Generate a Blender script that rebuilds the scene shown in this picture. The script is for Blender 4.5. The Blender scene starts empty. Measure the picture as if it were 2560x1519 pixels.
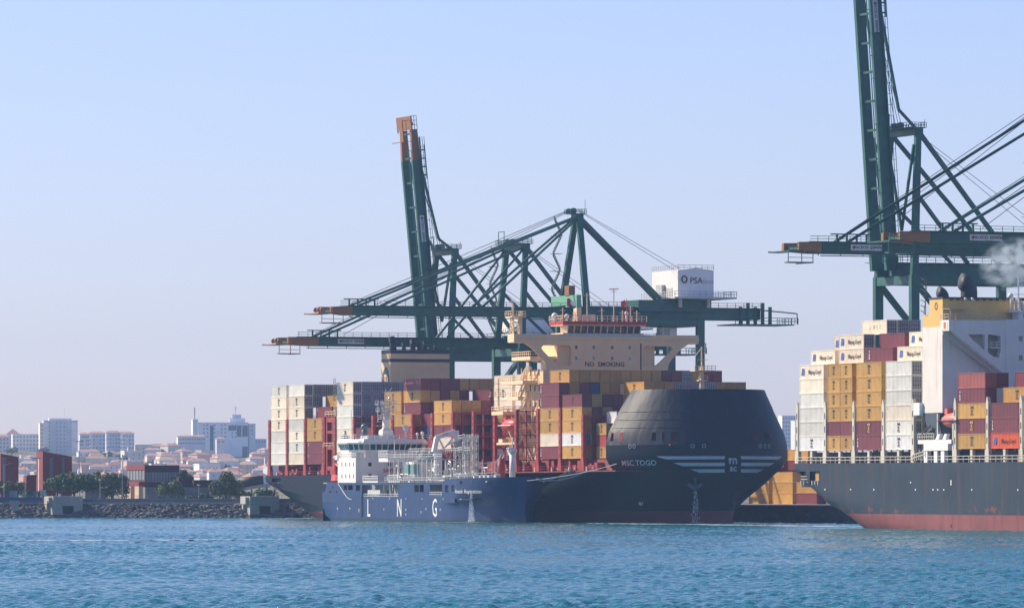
import bpy, math, random
import numpy as np
from mathutils import Vector, Matrix
R = math.radians
SC = bpy.context.scene
COL = SC.collection
# ------------------------------------------------------------------ camera, sky, sun, exposure
FPX, HCAM, YH = 16000.0, 9.0, 1207.0          # focal length in photo pixels, eye height, horizon row
cam_d = bpy.data.cameras.new('camera'); cam = bpy.data.objects.new('camera', cam_d); COL.objects.link(cam)
cam.location = (0, 0, HCAM); cam.rotation_euler = (R(90), 0, 0)
cam_d.sensor_width = 36; cam_d.lens = FPX / 2560 * 36; cam_d.shift_y = (YH - 759.5) / 2560
cam_d.clip_start = 1; cam_d.clip_end = 60000
SC.camera = cam
SUN_EL, SUN_AZ = 36.0, 295.0                  # azimuth measured clockwise from +Y (the view axis): 270 = from the left
wd = bpy.data.worlds.new('World'); SC.world = wd; wd.use_nodes = True
nt = wd.node_tree; bg = nt.nodes['Background']
sky = nt.nodes.new('ShaderNodeTexSky'); sky.sky_type = 'NISHITA'; sky.sun_disc = False
sky.sun_elevation = R(SUN_EL); sky.sun_rotation = R(SUN_AZ)
sky.air_density = 0.92; sky.dust_density = 0.45; sky.ozone_density = 6.5; sky.altitude = 0
wb = nt.nodes.new('ShaderNodeVectorMath'); wb.operation = 'MULTIPLY'; wb.inputs[1].default_value = (1.09, .92, 1.07)   # white balance of the sky light
nt.links.new(sky.outputs[0], wb.inputs[0]); nt.links.new(wb.outputs[0], bg.inputs[0]); bg.inputs[1].default_value = 0.115
sun_d = bpy.data.lights.new('sun', 'SUN'); sun = bpy.data.objects.new('sun', sun_d); COL.objects.link(sun)
sun_d.energy = 5.0; sun_d.angle = R(0.53); sun_d.color = (1.0, 0.85, 0.63)
sdir = Vector((math.sin(R(SUN_AZ)) * math.cos(R(SUN_EL)), math.cos(R(SUN_AZ)) * math.cos(R(SUN_EL)), math.sin(R(SUN_EL))))
sun.rotation_euler = sdir.to_track_quat('Z', 'Y').to_euler(); sun.location = (-300, 800, 400)
vs = SC.view_settings; vs.view_transform = 'Standard'; vs.look = 'None'; vs.exposure = 0.43; vs.gamma = 1.0
SC.render.engine = 'CYCLES'
SC.cycles.use_denoising = True
SC.cycles.max_bounces = 6; SC.cycles.volume_bounces = 1; SC.cycles.transparent_max_bounces = 12
SC.render.film_transparent = False
HAZE_DENSITY = 0.57e-4
# ------------------------------------------------------------------ helpers
def W(px, d, py=None):
    return Vector(((px - 1280) / FPX * d, d, 0 if py is None else HCAM + (YH - py) / FPX * d))
def Z(py, d): return HCAM + (YH - py) / FPX * d
def hx(s):
    s = s.lstrip('#'); c = [int(s[i:i + 2], 16) / 255 for i in (0, 2, 4)]
    return tuple(x / 12.92 if x <= .04045 else ((x + .055) / 1.055) ** 2.4 for x in c)
MATS = {}
PAINT = 1.0      # exposure is set for the hazy sky, so paints sit a little darker
def mat(name, col, rough=.6, metal=0.0, var=.18, scale=.6, streak=None, streak_col=(.16, .06, .03), rnd=.12, bump=0, spec=.5, zline=None, rust=0):
    """painted / weathered surface: colour broken up by noise, optional vertical run-off streaks, per-object variation"""
    if name in MATS: return MATS[name]
    col = tuple(c * PAINT for c in col[:3]); streak_col = tuple(c * PAINT for c in streak_col)
    m = bpy.data.materials.new(name); m.use_nodes = True; t = m.node_tree; N = t.nodes; L = t.links
    b = N['Principled BSDF']; b.inputs['Roughness'].default_value = rough; b.inputs['Metallic'].default_value = metal
    b.inputs['Specular IOR Level'].default_value = spec
    tc = N.new('ShaderNodeTexCoord'); no = N.new('ShaderNodeTexNoise'); no.inputs['Scale'].default_value = scale; no.inputs['Detail'].default_value = 6
    L.new(tc.outputs['Object'], no.inputs['Vector'])
    oi = N.new('ShaderNodeObjectInfo')
    mr = N.new('ShaderNodeMapRange'); mr.inputs[1].default_value = .25; mr.inputs[2].default_value = .75
    mr.inputs[3].default_value = 1 - var; mr.inputs[4].default_value = 1 + var; L.new(no.outputs[0], mr.inputs[0])
    mr2 = N.new('ShaderNodeMapRange'); mr2.inputs[3].default_value = 1 - rnd; mr2.inputs[4].default_value = 1 + rnd; L.new(oi.outputs['Random'], mr2.inputs[0])
    mu = N.new('ShaderNodeMath'); mu.operation = 'MULTIPLY'; L.new(mr.outputs[0], mu.inputs[0]); L.new(mr2.outputs[0], mu.inputs[1])
    vm = N.new('ShaderNodeVectorMath'); vm.operation = 'SCALE'; vm.inputs[0].default_value = col[:3]; L.new(mu.outputs[0], vm.inputs['Scale'])
    out = vm.outputs[0]
    if streak:
        mp = N.new('ShaderNodeMapping'); mp.inputs['Scale'].default_value = (.55, .55, .05); L.new(tc.outputs['Object'], mp.inputs[0])
        n2 = N.new('ShaderNodeTexNoise'); n2.inputs['Scale'].default_value = 1.6; n2.inputs['Detail'].default_value = 8; L.new(mp.outputs[0], n2.inputs['Vector'])
        cr = N.new('ShaderNodeMapRange'); cr.inputs[1].default_value = .72 - .22 * streak; cr.inputs[2].default_value = .80; L.new(n2.outputs[0], cr.inputs[0])
        mx = N.new('ShaderNodeMix'); mx.data_type = 'RGBA'; L.new(cr.outputs[0], mx.inputs[0]); L.new(out, mx.inputs[6]); mx.inputs[7].default_value = (*streak_col, 1)
        out = mx.outputs[2]
    if zline:      # paint line at a fixed height on a hull: other colour below it
        sx = N.new('ShaderNodeSeparateXYZ'); L.new(tc.outputs['Object'], sx.inputs[0]); zr = N.new('ShaderNodeMapRange'); zr.inputs[1].default_value = zline[0] + .04; zr.inputs[2].default_value = zline[0] - .04; L.new(sx.outputs[2], zr.inputs[0])
        v2 = N.new('ShaderNodeVectorMath'); v2.operation = 'SCALE'; v2.inputs[0].default_value = zline[1]; L.new(mu.outputs[0], v2.inputs['Scale']); o2 = v2.outputs[0]
        if streak:
            m3 = N.new('ShaderNodeMix'); m3.data_type = 'RGBA'; L.new(cr.outputs[0], m3.inputs[0]); L.new(o2, m3.inputs[6]); m3.inputs[7].default_value = (*[c * .5 for c in zline[1]], 1); o2 = m3.outputs[2]
        m4 = N.new('ShaderNodeMix'); m4.data_type = 'RGBA'; L.new(zr.outputs[0], m4.inputs[0]); L.new(out, m4.inputs[6]); L.new(o2, m4.inputs[7]); out = m4.outputs[2]
    if rust:       # corroded patches scattered either side of the paint line
        n5 = N.new('ShaderNodeTexNoise'); n5.inputs['Scale'].default_value = .35; n5.inputs['Detail'].default_value = 9; n5.inputs['Roughness'].default_value = .68; L.new(tc.outputs['Object'], n5.inputs['Vector'])
        dz = N.new('ShaderNodeMath'); dz.operation = 'SUBTRACT'; L.new(sx.outputs[2], dz.inputs[0]); dz.inputs[1].default_value = zline[0] + .6; ab = N.new('ShaderNodeMath'); ab.operation = 'ABSOLUTE'; L.new(dz.outputs[0], ab.inputs[0])
        fa = N.new('ShaderNodeMapRange'); fa.inputs[1].default_value = 0; fa.inputs[2].default_value = 4.5; fa.inputs[3].default_value = .0; fa.inputs[4].default_value = .22; L.new(ab.outputs[0], fa.inputs[0])
        su = N.new('ShaderNodeMath'); su.operation = 'SUBTRACT'; L.new(n5.outputs[0], su.inputs[0]); L.new(fa.outputs[0], su.inputs[1]); rm = N.new('ShaderNodeMapRange'); rm.inputs[1].default_value = .54; rm.inputs[2].default_value = .62; rm.inputs[4].default_value = rust; L.new(su.outputs[0], rm.inputs[0])
        m5 = N.new('ShaderNodeMix'); m5.data_type = 'RGBA'; L.new(rm.outputs[0], m5.inputs[0]); L.new(out, m5.inputs[6]); m5.inputs[7].default_value = (.20, .065, .03, 1); out = m5.outputs[2]
    L.new(out, b.inputs['Base Color'])
    if bump:
        bp = N.new('ShaderNodeBump'); bp.inputs['Strength'].default_value = bump; bp.inputs['Distance'].default_value = .2; L.new(no.outputs[0], bp.inputs['Height']); L.new(bp.outputs[0], b.inputs['Normal'])
    MATS[name] = m
    return m
def glass(name, col, rough=.08):
    if name in MATS: return MATS[name]
    m = bpy.data.materials.new(name); m.use_nodes = True; b = m.node_tree.nodes['Principled BSDF']
    b.inputs['Base Color'].default_value = (*col, 1); b.inputs['Roughness'].default_value = rough; b.inputs['Specular IOR Level'].default_value = .8
    MATS[name] = m
    return m
class MB:
    """collects shapes into one mesh"""
    def __init__(s): s.v = []; s.f = []; s.mi = []; s.cut = []
    def add(s, vs, fs, mi=0):
        o = len(s.v); s.cut.append((o, len(s.f))); s.v += [tuple(v) for v in vs]; s.f += [tuple(i + o for i in f) for f in fs]; s.mi += [mi] * len(fs); return s
    def box(s, x0, x1, y0, y1, z0, z1, mi=0):
        return s.add([(x0, y0, z0), (x1, y0, z0), (x1, y1, z0), (x0, y1, z0), (x0, y0, z1), (x1, y0, z1), (x1, y1, z1), (x0, y1, z1)],
                     [(0, 3, 2, 1), (4, 5, 6, 7), (0, 1, 5, 4), (1, 2, 6, 5), (2, 3, 7, 6), (3, 0, 4, 7)], mi)
    def bar(s, p, q, w, h=None, mi=0, up=(0, 0, 1), w2=None, h2=None):
        p, q = Vector(p), Vector(q); d = (q - p).normalized(); u = Vector(up)
        if abs(d.dot(u)) > .98: u = Vector((1, 0, 0))
        r = d.cross(u).normalized(); u = r.cross(d).normalized(); h = h or w; w2 = w2 or w; h2 = h2 or h
        vs = []
        for c, a, b in ((p, w / 2, h / 2), (q, w2 / 2, h2 / 2)):
            vs += [c - r * a - u * b, c + r * a - u * b, c + r * a + u * b, c - r * a + u * b]
        return s.add(vs, [(0, 1, 2, 3), (7, 6, 5, 4), (0, 4, 5, 1), (1, 5, 6, 2), (2, 6, 7, 3), (3, 7, 4, 0)], mi)
    def tube(s, p, q, r, n=8, r2=None, mi=0, cap=True):
        p, q = Vector(p), Vector(q); d = (q - p).normalized(); u = Vector((0, 0, 1)) if abs(d.z) < .95 else Vector((1, 0, 0))
        e = d.cross(u).normalized(); u = e.cross(d); r2 = r if r2 is None else r2
        vs = [c + (e * math.cos(2 * math.pi * i / n) + u * math.sin(2 * math.pi * i / n)) * k for c, k in ((p, r), (q, r2)) for i in range(n)]
        fs = [(i, (i + 1) % n, n + (i + 1) % n, n + i) for i in range(n)]
        if cap: fs += [tuple(range(n))[::-1], tuple(range(n, 2 * n))]
        return s.add(vs, fs, mi)
    def path(s, pts, r, n=5, mi=0):
        for a, b in zip(pts[:-1], pts[1:]): s.tube(a, b, r, n, mi=mi, cap=False)
        return s
    def loft(s, rings, mi=0, cap=True, closed=True):
        n = len(rings[0]); vs = [p for r in rings for p in r]; fs = []
        for k in range(len(rings) - 1):
            for i in range(n if closed else n - 1):
                j = (i + 1) % n; fs.append((k * n + i, k * n + j, (k + 1) * n + j, (k + 1) * n + i))
        if cap and closed: fs += [tuple(range(n))[::-1], tuple(range((len(rings) - 1) * n, len(rings) * n))]
        return s.add(vs, fs, mi)
    def grid(s, P, skip=None, mi=0, mif=None):
        nr, nc = len(P), len(P[0]); o = len(s.v); s.v += [tuple(p) for r in P for p in r]
        for i in range(nr - 1):
            for j in range(nc - 1):
                if skip and skip(i, j): continue
                s.f.append((o + i * nc + j, o + i * nc + j + 1, o + (i + 1) * nc + j + 1, o + (i + 1) * nc + j)); s.mi.append(mif(i, j) if mif else mi)
        return s
    def prism(s, poly, d, mi=0):
        """closed polygon of 3-D points pushed along vector d"""
        n = len(poly); d = Vector(d); vs = [Vector(p) for p in poly] + [Vector(p) + d for p in poly]
        return s.add(vs, [tuple(range(n)), tuple(range(n, 2 * n))[::-1]] + [(i, n + i, n + (i + 1) % n, (i + 1) % n) for i in range(n)], mi)
    def ball(s, c, rx, ry=None, rz=None, n=10, m=6, mi=0):
        ry = ry or rx; rz = rz or rx; rg = []
        for k in range(m + 1):
            t = math.pi * (k + .02) / (m + .04) - math.pi / 2
            rg.append([(c[0] + rx * math.cos(t) * math.cos(2 * math.pi * i / n), c[1] + ry * math.cos(t) * math.sin(2 * math.pi * i / n), c[2] + rz * math.sin(t)) for i in range(n)])
        return s.loft(rg, mi)
    def rail(s, pts, h=1.1, r=.05, step=2.2, mi=0, bars=(1, .5)):
        for a, b in zip(pts[:-1], pts[1:]):
            a, b = Vector(a), Vector(b); L = (b - a).length
            if L < .05: continue
            for k in bars: s.bar(a + Vector((0, 0, h * k)), b + Vector((0, 0, h * k)), r * 2, mi=mi)
            n = max(1, int(L / step))
            for i in range(n + 1): p = a.lerp(b, i / n); s.bar(p, p + Vector((0, 0, h)), r * 2, mi=mi)
        return s
    def lattice(s, p, q, w, r, step=None, mi=0):
        """square lattice mast / truss from p to q"""
        p, q = Vector(p), Vector(q); d = (q - p).normalized(); u = Vector((0, 0, 1)) if abs(d.z) < .9 else Vector((1, 0, 0))
        e = d.cross(u).normalized(); u = e.cross(d); c = [(e * a + u * b) * w / 2 for a, b in ((-1, -1), (1, -1), (1, 1), (-1, 1))]
        for k in c: s.bar(p + k, q + k, r * 1.6, mi=mi)
        n = max(1, round((q - p).length / (step or w)))
        for i in range(n + 1):
            a = p.lerp(q, i / n)
            for k in range(4):
                s.bar(a + c[k], a + c[(k + 1) % 4], r, mi=mi)
                if i < n: b = p.lerp(q, (i + 1) / n); s.bar(a + c[k], b + c[(k + 1) % 4], r, mi=mi)
        return s
    def mesh(s, name, mats, smooth=False):
        me = bpy.data.meshes.new(name); me.from_pydata(s.v, [], s.f); me.validate()
        for m in (mats if isinstance(mats, (list, tuple)) else [mats]): me.materials.append(m)
        if any(s.mi) and len(me.polygons) == len(s.mi): me.polygons.foreach_set('material_index', s.mi)
        if smooth: me.polygons.foreach_set('use_smooth', [True] * len(me.polygons))
        me.update(); return me
    def build(s, name, mats, parent=None, smooth=False, kind=None):
        if not s.v: return None
        return put(name, s.mesh(name, mats, smooth), parent, kind=kind)
def each(mb, name, mats, parent=None, smooth=False):
    """one object for every shape that was added"""
    cs = mb.cut + [(len(mb.v), len(mb.f))]; out = []
    for (v0, f0), (v1, f1) in zip(cs[:-1], cs[1:]):
        q = MB(); q.v = mb.v[v0:v1]; q.f = [tuple(i - v0 for i in f) for f in mb.f[f0:f1]]; q.mi = mb.mi[f0:f1]; out.append(q.build(name, mats, parent, smooth))
    return out
def put(name, me, parent=None, M=None, kind=None):
    o = bpy.data.objects.new(name, me); COL.objects.link(o); o.parent = parent
    if M is not None: o.matrix_local = M
    if kind: o['kind'] = kind
    return o
def tag(o, label, cat, group=None):
    o['label'] = label; o['category'] = cat
    if group: o['group'] = group
    return o
def thing(name, label, cat, M=None, group=None):
    o = bpy.data.objects.new(name, None); COL.objects.link(o); o.empty_display_size = .5
    if M is not None: o.matrix_world = M
    return tag(o, label, cat, group)
def struct(name, mb, m, smooth=False):
    o = mb.build(name, m, smooth=smooth); o['kind'] = 'structure'; return o
def copytree(o, parent=None):
    c = o.copy(); COL.objects.link(c); c.parent = parent
    for ch in list(o.children): copytree(ch, c)
    return c
TXT = {}
def text_mesh(txt, size, m, depth=.03, bold=0.0, sx=1.0, align='CENTER', key=''):
    """lettering in the XY plane, centred on the origin, extruded a little"""
    k = (txt, size, m.name, bold, sx, key)
    if k in TXT: return TXT[k]
    cu = bpy.data.curves.new('lettering', 'FONT'); cu.body = txt; cu.size = size; cu.align_x = align; cu.align_y = 'CENTER'; cu.extrude = depth; cu.offset = bold; cu.resolution_u = 2
    o = bpy.data.objects.new('lettering', cu); COL.objects.link(o); bpy.context.view_layer.update()
    me = bpy.data.meshes.new_from_object(o.evaluated_get(bpy.context.evaluated_depsgraph_get())); bpy.data.objects.remove(o); bpy.data.curves.remove(cu)
    if sx != 1.0:
        for v in me.vertices: v.co.x *= sx
    me.materials.clear(); me.materials.append(m); TXT[k] = me
    return me
def frame(origin, xdir, ydir):
    """matrix that lays the XY plane of a text at origin with given reading and up directions"""
    x = Vector(xdir).normalized(); y = Vector(ydir).normalized(); z = x.cross(y)
    M = Matrix((x, y, z)).transposed().to_4x4(); M.translation = Vector(origin); return M
def ordinal(n): return ['zeroth', 'first', 'second', 'third', 'fourth', 'fifth', 'sixth', 'seventh', 'eighth', 'ninth', 'tenth', 'eleventh', 'twelfth', 'thirteenth', 'fourteenth', 'fifteenth', 'sixteenth', 'seventeenth', 'eighteenth', 'nineteenth', 'twentieth'][n]
# ------------------------------------------------------------------ common directions: the berth line runs away to the left
TH = R(20.9)
AX = Vector((math.sin(TH), -math.cos(TH), 0)); NX = Vector((-math.cos(TH), -math.sin(TH), 0))   # along the quay towards the viewer / out over the water
PA = Vector((15.76, 1441.0, 0))                                                                # on the starboard side plane of the long black ship
def Q(t, n, z=0): return PA + AX * t + NX * n + Vector((0, 0, z))
def qframe(t, n, z=0, pitch=0.0):
    M = Matrix((AX, -NX, Vector((0, 0, 1)))).transposed().to_4x4(); M = M @ Matrix.Rotation(-pitch, 4, 'Y'); M.translation = Q(t, n, z); return M
random.seed(7)
# ------------------------------------------------------------------ water
def build_water():
    rows = np.concatenate([[-400, 0, 250, 380], np.geomspace(420, 1760, 1300), [1900, 2200, 2800, 4000]])
    cf = np.linspace(-.1, .1, 400); cc = np.array([.13, .2, .4, 1.0, 2.5, 6.0]); cols = np.concatenate([-cc[::-1], cf, cc])
    D = rows[:, None] * np.ones_like(cols)[None]; X = np.maximum(rows, 420)[:, None] * cols[None]
    drow = np.gradient(rows)[:, None]; Zw = np.zeros_like(X); rg = np.random.RandomState(3)
    for k in range(46):
        lam = .8 * (6 ** (rg.rand() ** 1.3)); ang = rg.normal(.3, .5); a = .013 * lam ** .65; ph = rg.rand() * 6.28
        kx, ky = 2 * np.pi / lam * math.sin(ang), 2 * np.pi / lam * math.cos(ang)
        fade = np.clip((lam / (2.2 * drow) - .6) * 1.5, 0, 1)
        Zw += a * fade * np.sin(kx * X + ky * D + ph)
    for k in range(34):      # short-crested chop long enough in depth to read at this grazing view
        kx, ky = 2 * np.pi / rg.uniform(1.3, 5) * rg.choice([-1, 1]), 2 * np.pi / rg.uniform(5, 15); a = rg.uniform(.012, .034); ph = rg.rand() * 6.28
        Zw += a * np.sin(kx * X + ky * D + ph + 1.5 * np.sin(X * .11 + k) * np.sin(D * .05 + 2 * k))
    gust = .75 + .35 * np.sin(X * .021 + D * .013 + 1.3) * np.sin(D * .019 - X * .008)
    Zw *= gust * (np.abs(cols)[None] <= .1) * ((rows >= 420) & (rows < 1760))[:, None]
    nr, nc = X.shape; me = bpy.data.meshes.new('water')
    co = np.stack([X, D, Zw], -1).reshape(-1, 3).astype('f'); me.vertices.add(nr * nc); me.vertices.foreach_set('co', co.ravel())
    i = (np.arange(nr - 1)[:, None] * nc + np.arange(nc - 1)[None]).ravel(); fi = np.stack([i, i + 1, i + nc + 1, i + nc], 1).astype('i')
    n = len(fi); me.loops.add(n * 4); me.loops.foreach_set('vertex_index', fi.ravel()); me.polygons.add(n)
    me.polygons.foreach_set('loop_start', np.arange(0, n * 4, 4).astype('i')); me.polygons.foreach_set('use_smooth', [True] * n); me.update(calc_edges=True)
    m = bpy.data.materials.new('sea_water'); m.use_nodes = True; t = m.node_tree; N, L = t.nodes, t.links; b = N['Principled BSDF']
    b.inputs['Base Color'].default_value = (.003, .14, .165, 1); b.inputs['Roughness'].default_value = .08; b.inputs['IOR'].default_value = 1.333
    tc = N.new('ShaderNodeTexCoord'); mp = N.new('ShaderNodeMapping'); mp.inputs['Scale'].default_value = (.8, .55, 1); L.new(tc.outputs['Object'], mp.inputs[0])
    n1 = N.new('ShaderNodeTexNoise'); n1.inputs['Scale'].default_value = 1.9; n1.inputs['Detail'].default_value = 5; n1.inputs['Roughness'].default_value = .6; L.new(mp.outputs[0], n1.inputs['Vector'])
    bp = N.new('ShaderNodeBump'); bp.inputs['Strength'].default_value = 1.0; bp.inputs['Distance'].default_value = .35; L.new(n1.outputs[0], bp.inputs['Height']); L.new(bp.outputs[0], b.inputs['Normal'])
    me.materials.append(m); o = put('water', me); o['kind'] = 'structure'
build_water()
# ------------------------------------------------------------------ town hill and shore ground
def hill_z(x, d):
    t = min(1, max(0, (d - 3500) / 1700)); base = 5 + 28 * t ** 1.1
    return base + 2.5 * math.sin(x * .013 + 1) * t + 1.2 * math.sin(x * .04) * t
def build_ground():
    g = MB(); xs = [-1500, -900, -600] + list(range(-480, 260, 20)) + [400, 700, 1200, 2000]
    ds = [1666, 1700, 1760, 1900, 2400, 3000] + list(range(3500, 5600, 100)) + [6500, 9000]
    g.grid([[(x, d, 3.6 if d < 3000 else hill_z(x, d)) for x in xs] for d in ds])
    m = mat('scrub_ground', (.16, .15, .09), .9, var=.45, scale=.02)
    struct('ground', g, m)
build_ground()
# ------------------------------------------------------------------ shipping containers
CC = {'yellow': (.53, .295, .065), 'maroon': (.19, .036, .045), 'cream': (.84, .73, .56), 'grey': (.72, .70, .62), 'white': (.84, .82, .78), 'reefer': (.30, .31, .33),
      'red': (.42, .05, .035), 'orange': (.75, .10, .015), 'coral': (.36, .09, .07), 'olive': (.42, .25, .07), 'navy': (.03, .05, .12), 'blue': (.04, .12, .30)}  # olive is the yellow paint with the shade of the container ends put in
CWORD = {'grey': 'pale grey', 'reefer': 'dark grey', 'olive': 'ochre', 'coral': 'coral red', 'red': 'bright red', 'navy': 'dark blue'}
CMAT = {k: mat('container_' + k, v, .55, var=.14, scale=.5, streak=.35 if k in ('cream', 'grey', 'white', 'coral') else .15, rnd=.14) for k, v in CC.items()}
INK = mat('logo_ink', (.05, .045, .04), .6, var=.1); INKY = mat('logo_yellow', (.55, .33, .06), .6); INKW = mat('logo_white', (.8, .8, .78), .6, var=.05)
INKB = mat('logo_blue', (.05, .12, .42), .6); INKR = mat('logo_red', (.5, .05, .05), .6)
CMESH = {}
def cont_mesh(L, H, c):
    k = (L, H, c)
    if k in CMESH: return CMESH[k]
    b = MB(); w = 1.2; x = L / 2; e = .14
    for sx in (-1, 1):
        for sy in (-1, 1): b.box(*sorted((sx * x, sx * (x - e))), *sorted((sy * w, sy * (w - e))), 0.01, H - .015)
    for sy in (-1, 1):
        b.box(-x + e, x - e, *sorted((sy * w, sy * (w - .1))), .01, .16); b.box(-x + e, x - e, *sorted((sy * w, sy * (w - .08))), H - .13, H - .015)
        n = int(L / .62); pts = []
        for i in range(n):
            u0 = -x + e + (L - 2 * e) * i / n; du = (L - 2 * e) / n
            pts += [(u0, .055), (u0 + du * .32, .055), (u0 + du * .5, .12), (u0 + du * .82, .12)]
        pts.append((x - e, .055))
        b.grid([[(p, sy * (w - q), zz) for p, q in pts] for zz in (.16, H - .13)])
    b.box(-x + e, x - e, -w + .1, w - .1, H - .1, H - .04); b.box(-x + e, x - e, -w + .1, w - .1, .05, .1)
    b.box(-x + .03, -x + .09, -w + e, w - e, .02, H - .03)
    b.box(x - .10, x - .05, -w + e, w - e, .02, H - .03)
    CMESH[k] = b.mesh('container', CMAT[c]); return CMESH[k]
def end_mesh(L, H, c, kind):
    k = ('end', L, H, c, kind)
    if k in CMESH: return CMESH[k]
    b = MB(); x = L / 2; w = 1.2
    if kind == 'unit':      # refrigeration unit: framed panels and grille bars
        b.box(x - .05, x - .01, -w + .2, w - .2, .2, H - .2)
        for y in (-.72, -.24, .24, .72): b.box(x - .012, x + .02, y - .05, y + .05, .25, H - .25, 1)
        for z in (H * .35, H * .62): b.box(x - .011, x + .025, -w + .2, w - .2, z - .05, z + .05, 1)
        me = b.mesh('cooling_unit', [CMAT['grey'] if c == 'light' else CMAT['reefer'], INK])
    else:
        for s in (-1, 1): b.box(x - .05, x - .015, *sorted((s * .03, s * (w - .16))), .15, H - .15)
        for y in (-.85, -.35, .35, .85): b.box(x - .014, x + .02, y - .03, y + .03, .12, H - .12, 0); b.box(x - .013, x + .03, y - .12, y + .02, 1.05, 1.13, 0)
        me = b.mesh('doors', CMAT[c])
    CMESH[k] = me; return me
NCONT = [0]
def container(M, L, H, c, label, logo=None, end='door', group=None):
    o = put('shipping_container', cont_mesh(L, H, c), None, M); tag(o, label, 'container', group); NCONT[0] += 1
    if end: put('cooling_unit' if end == 'unit' else 'doors', end_mesh(L, H, c, end), o)
    f = lambda x, z: frame((x, -1.2 - .012, z), (1, 0, 0), (0, 0, 1))
    if logo == 'm':
        ink = INK if c in ('yellow', 'cream', 'grey', 'white', 'olive') else INKY
        put('lettering', text_mesh('M\nS\nC', .66, ink, .012, .025, 2.4 if L > 7 else 1.7), o, f(0, H * .5), kind='stuff')
        put('lettering', text_mesh('= = =', .3, ink, .01, .0), o, f(L * .4, H * .8), kind='stuff')
    elif logo == 'd':
        put('lettering', text_mesh('M\nS\nC', .66, mat('logo_faded', (.10, .05, .06), .6), .012, .025, 2.4), o, f(0, H * .5), kind='stuff')
    elif logo == 't':
        put('lettering', text_mesh('T\nE\nX', .62, INKW, .012, .02, 1.2), o, f(-L * .43, H * .5), kind='stuff')
    elif logo == 'h':
        put('lettering', text_mesh('Hapag-Lloyd', 1.2, INK, .012, .01, 1.05), o, f(1.6, H * .47), kind='stuff')
        b = MB()
        for dx in (-4.85, -4.15): b.prism([(dx - .3, -1.216, .75), (dx + .35, -1.216, .75), (dx + .65, -1.216, 2.15), (dx, -1.216, 2.15)], (0, .02, 0))
        b.build('emblem', INKB, o)
    elif logo == 'u':
        put('lettering', text_mesh('U  A  S  C', 1.1, mat('logo_gold', (.4, .33, .2), .6), .012, .0, 1.3), o, f(0.5, H * .5), kind='stuff')
    elif logo == 's':
        put('lettering', text_mesh('o\no', .5, INKW, .012, .02), o, f(-L * .4, H * .75), kind='stuff')
    elif logo == 'c':
        put('lettering', text_mesh('ca', .5, INKR, .012, .0), o, f(-L * .42, H * .8), kind='stuff')
    return o
def place_bay(SM, x0, L, z0, H, stacks, nxt, width, name, bayname, rowpitch=2.52, rmax=99, vis=None, group=None, halves=None):
    """stacks[r] = string of colour letters from the deck up (capital = with emblem); nxt[r] = tiers standing in the bay ahead"""
    key = {'y': 'yellow', 'm': 'maroon', 'c': 'cream', 'g': 'grey', 'w': 'white', 'k': 'reefer', 'r': 'red', 'o': 'orange', 'l': 'coral', 'v': 'olive', 'n': 'navy', 'b': 'blue'}
    for r, st in enumerate(stacks):
        if r > rmax: break
        y = -width / 2 + rowpitch * (r + .5)
        for k, ch in enumerate(st):
            if ch == '.': continue
            left = len(stacks[r - 1]) if r else 0
            side = k >= left or (r and stacks[r - 1][k] == '.'); ahead = k >= (nxt[r] if r < len(nxt) else 0)
            if not (side or ahead): continue
            spec = {'H': ('c', 'h'), 'U': ('c', 'u'), 'O': ('o', 'h'), 'T': ('m', 't'), 'D': ('m', 'd'), 'S': ('m', 's'), 'E': ('c', 'c')}
            if ch in spec: c, lg = spec[ch]
            else: c, lg = ch.lower(), ('m' if ch.isupper() else None)
            c = key[c]; en = ('unit' if c in ('reefer', 'cream', 'grey', 'white') else 'door') if ahead else None
            word = CWORD.get(c, c)
            for hh in (halves or {}).get(r, (0,)):
                ll = L if hh == 0 else 6.06; xx = x0 + (0 if hh == 0 else hh * (L / 4 + .03))
                M = SM @ Matrix.Translation((xx + random.uniform(-.03, .03), y + random.uniform(-.03, .03), z0 + k * H))
                tail = '' if hh == 0 else (', aft,' if hh < 0 else ', forward,')
                container(M, ll, H - .012, c, f'{word} container, {ordinal(k + 1)} tier, {ordinal(r + 1)} row, {bayname}{tail} on {name}', lg, en if hh >= 0 else None, group)
# ------------------------------------------------------------------ the black-bowed container ship
TOGO_PITCH = .0045
TM = qframe(0, -23, 0, TOGO_PITCH)
togo = thing('container_ship', 'huge container ship with black bow shield and emblem, moored at the centre', 'ship', TM)
HULLB = mat("hull_dark_grey", (.003, .010, .022), .55, var=.22, scale=.12, streak=.25, streak_col=(.035, .045, .05), rnd=0, spec=.2, bump=.35, zline=(2.7, (.13, .035, .04)))
HULLG = HULLB
SHIELD = mat('shield_blue_grey', (.001, .008, .026), .5, var=.22, scale=.25, streak=.2, streak_col=(.008, .016, .03), rnd=0, bump=.5, spec=.22)
BOOT = mat('boot_topping', (.16, .05, .05), .6, var=.3, scale=.3, streak=.5, streak_col=(.07, .05, .04), rnd=0)
TAN = mat('ship_tan', (.77, .55, .30), .55, var=.08, scale=.3, streak=.12, rnd=0); TANL = mat('ship_cream', (.80, .62, .38), .55, var=.1, scale=.4, streak=.2, rnd=0)
BRIDGERED = mat('ship_red', (.34, .035, .03), .55, var=.2, scale=.5, streak=.15, rnd=.05); DECKRED = mat('deck_red', (.22, .045, .035), .7, var=.3, scale=.8, rnd=0)
WHITE = mat('white_paint', (.78, .77, .74), .5, var=.06, scale=.5, streak=.12, rnd=0); STEEL = mat('galvanised_steel', (.46, .48, .47), .55, .3, var=.2, scale=1)
DARK = mat('dark_steel', (.03, .035, .04), .6, var=.3); PANE = glass('window_glass', (.02, .035, .04)); NAVY = mat('funnel_navy', (.02, .03, .06), .5)
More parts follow.
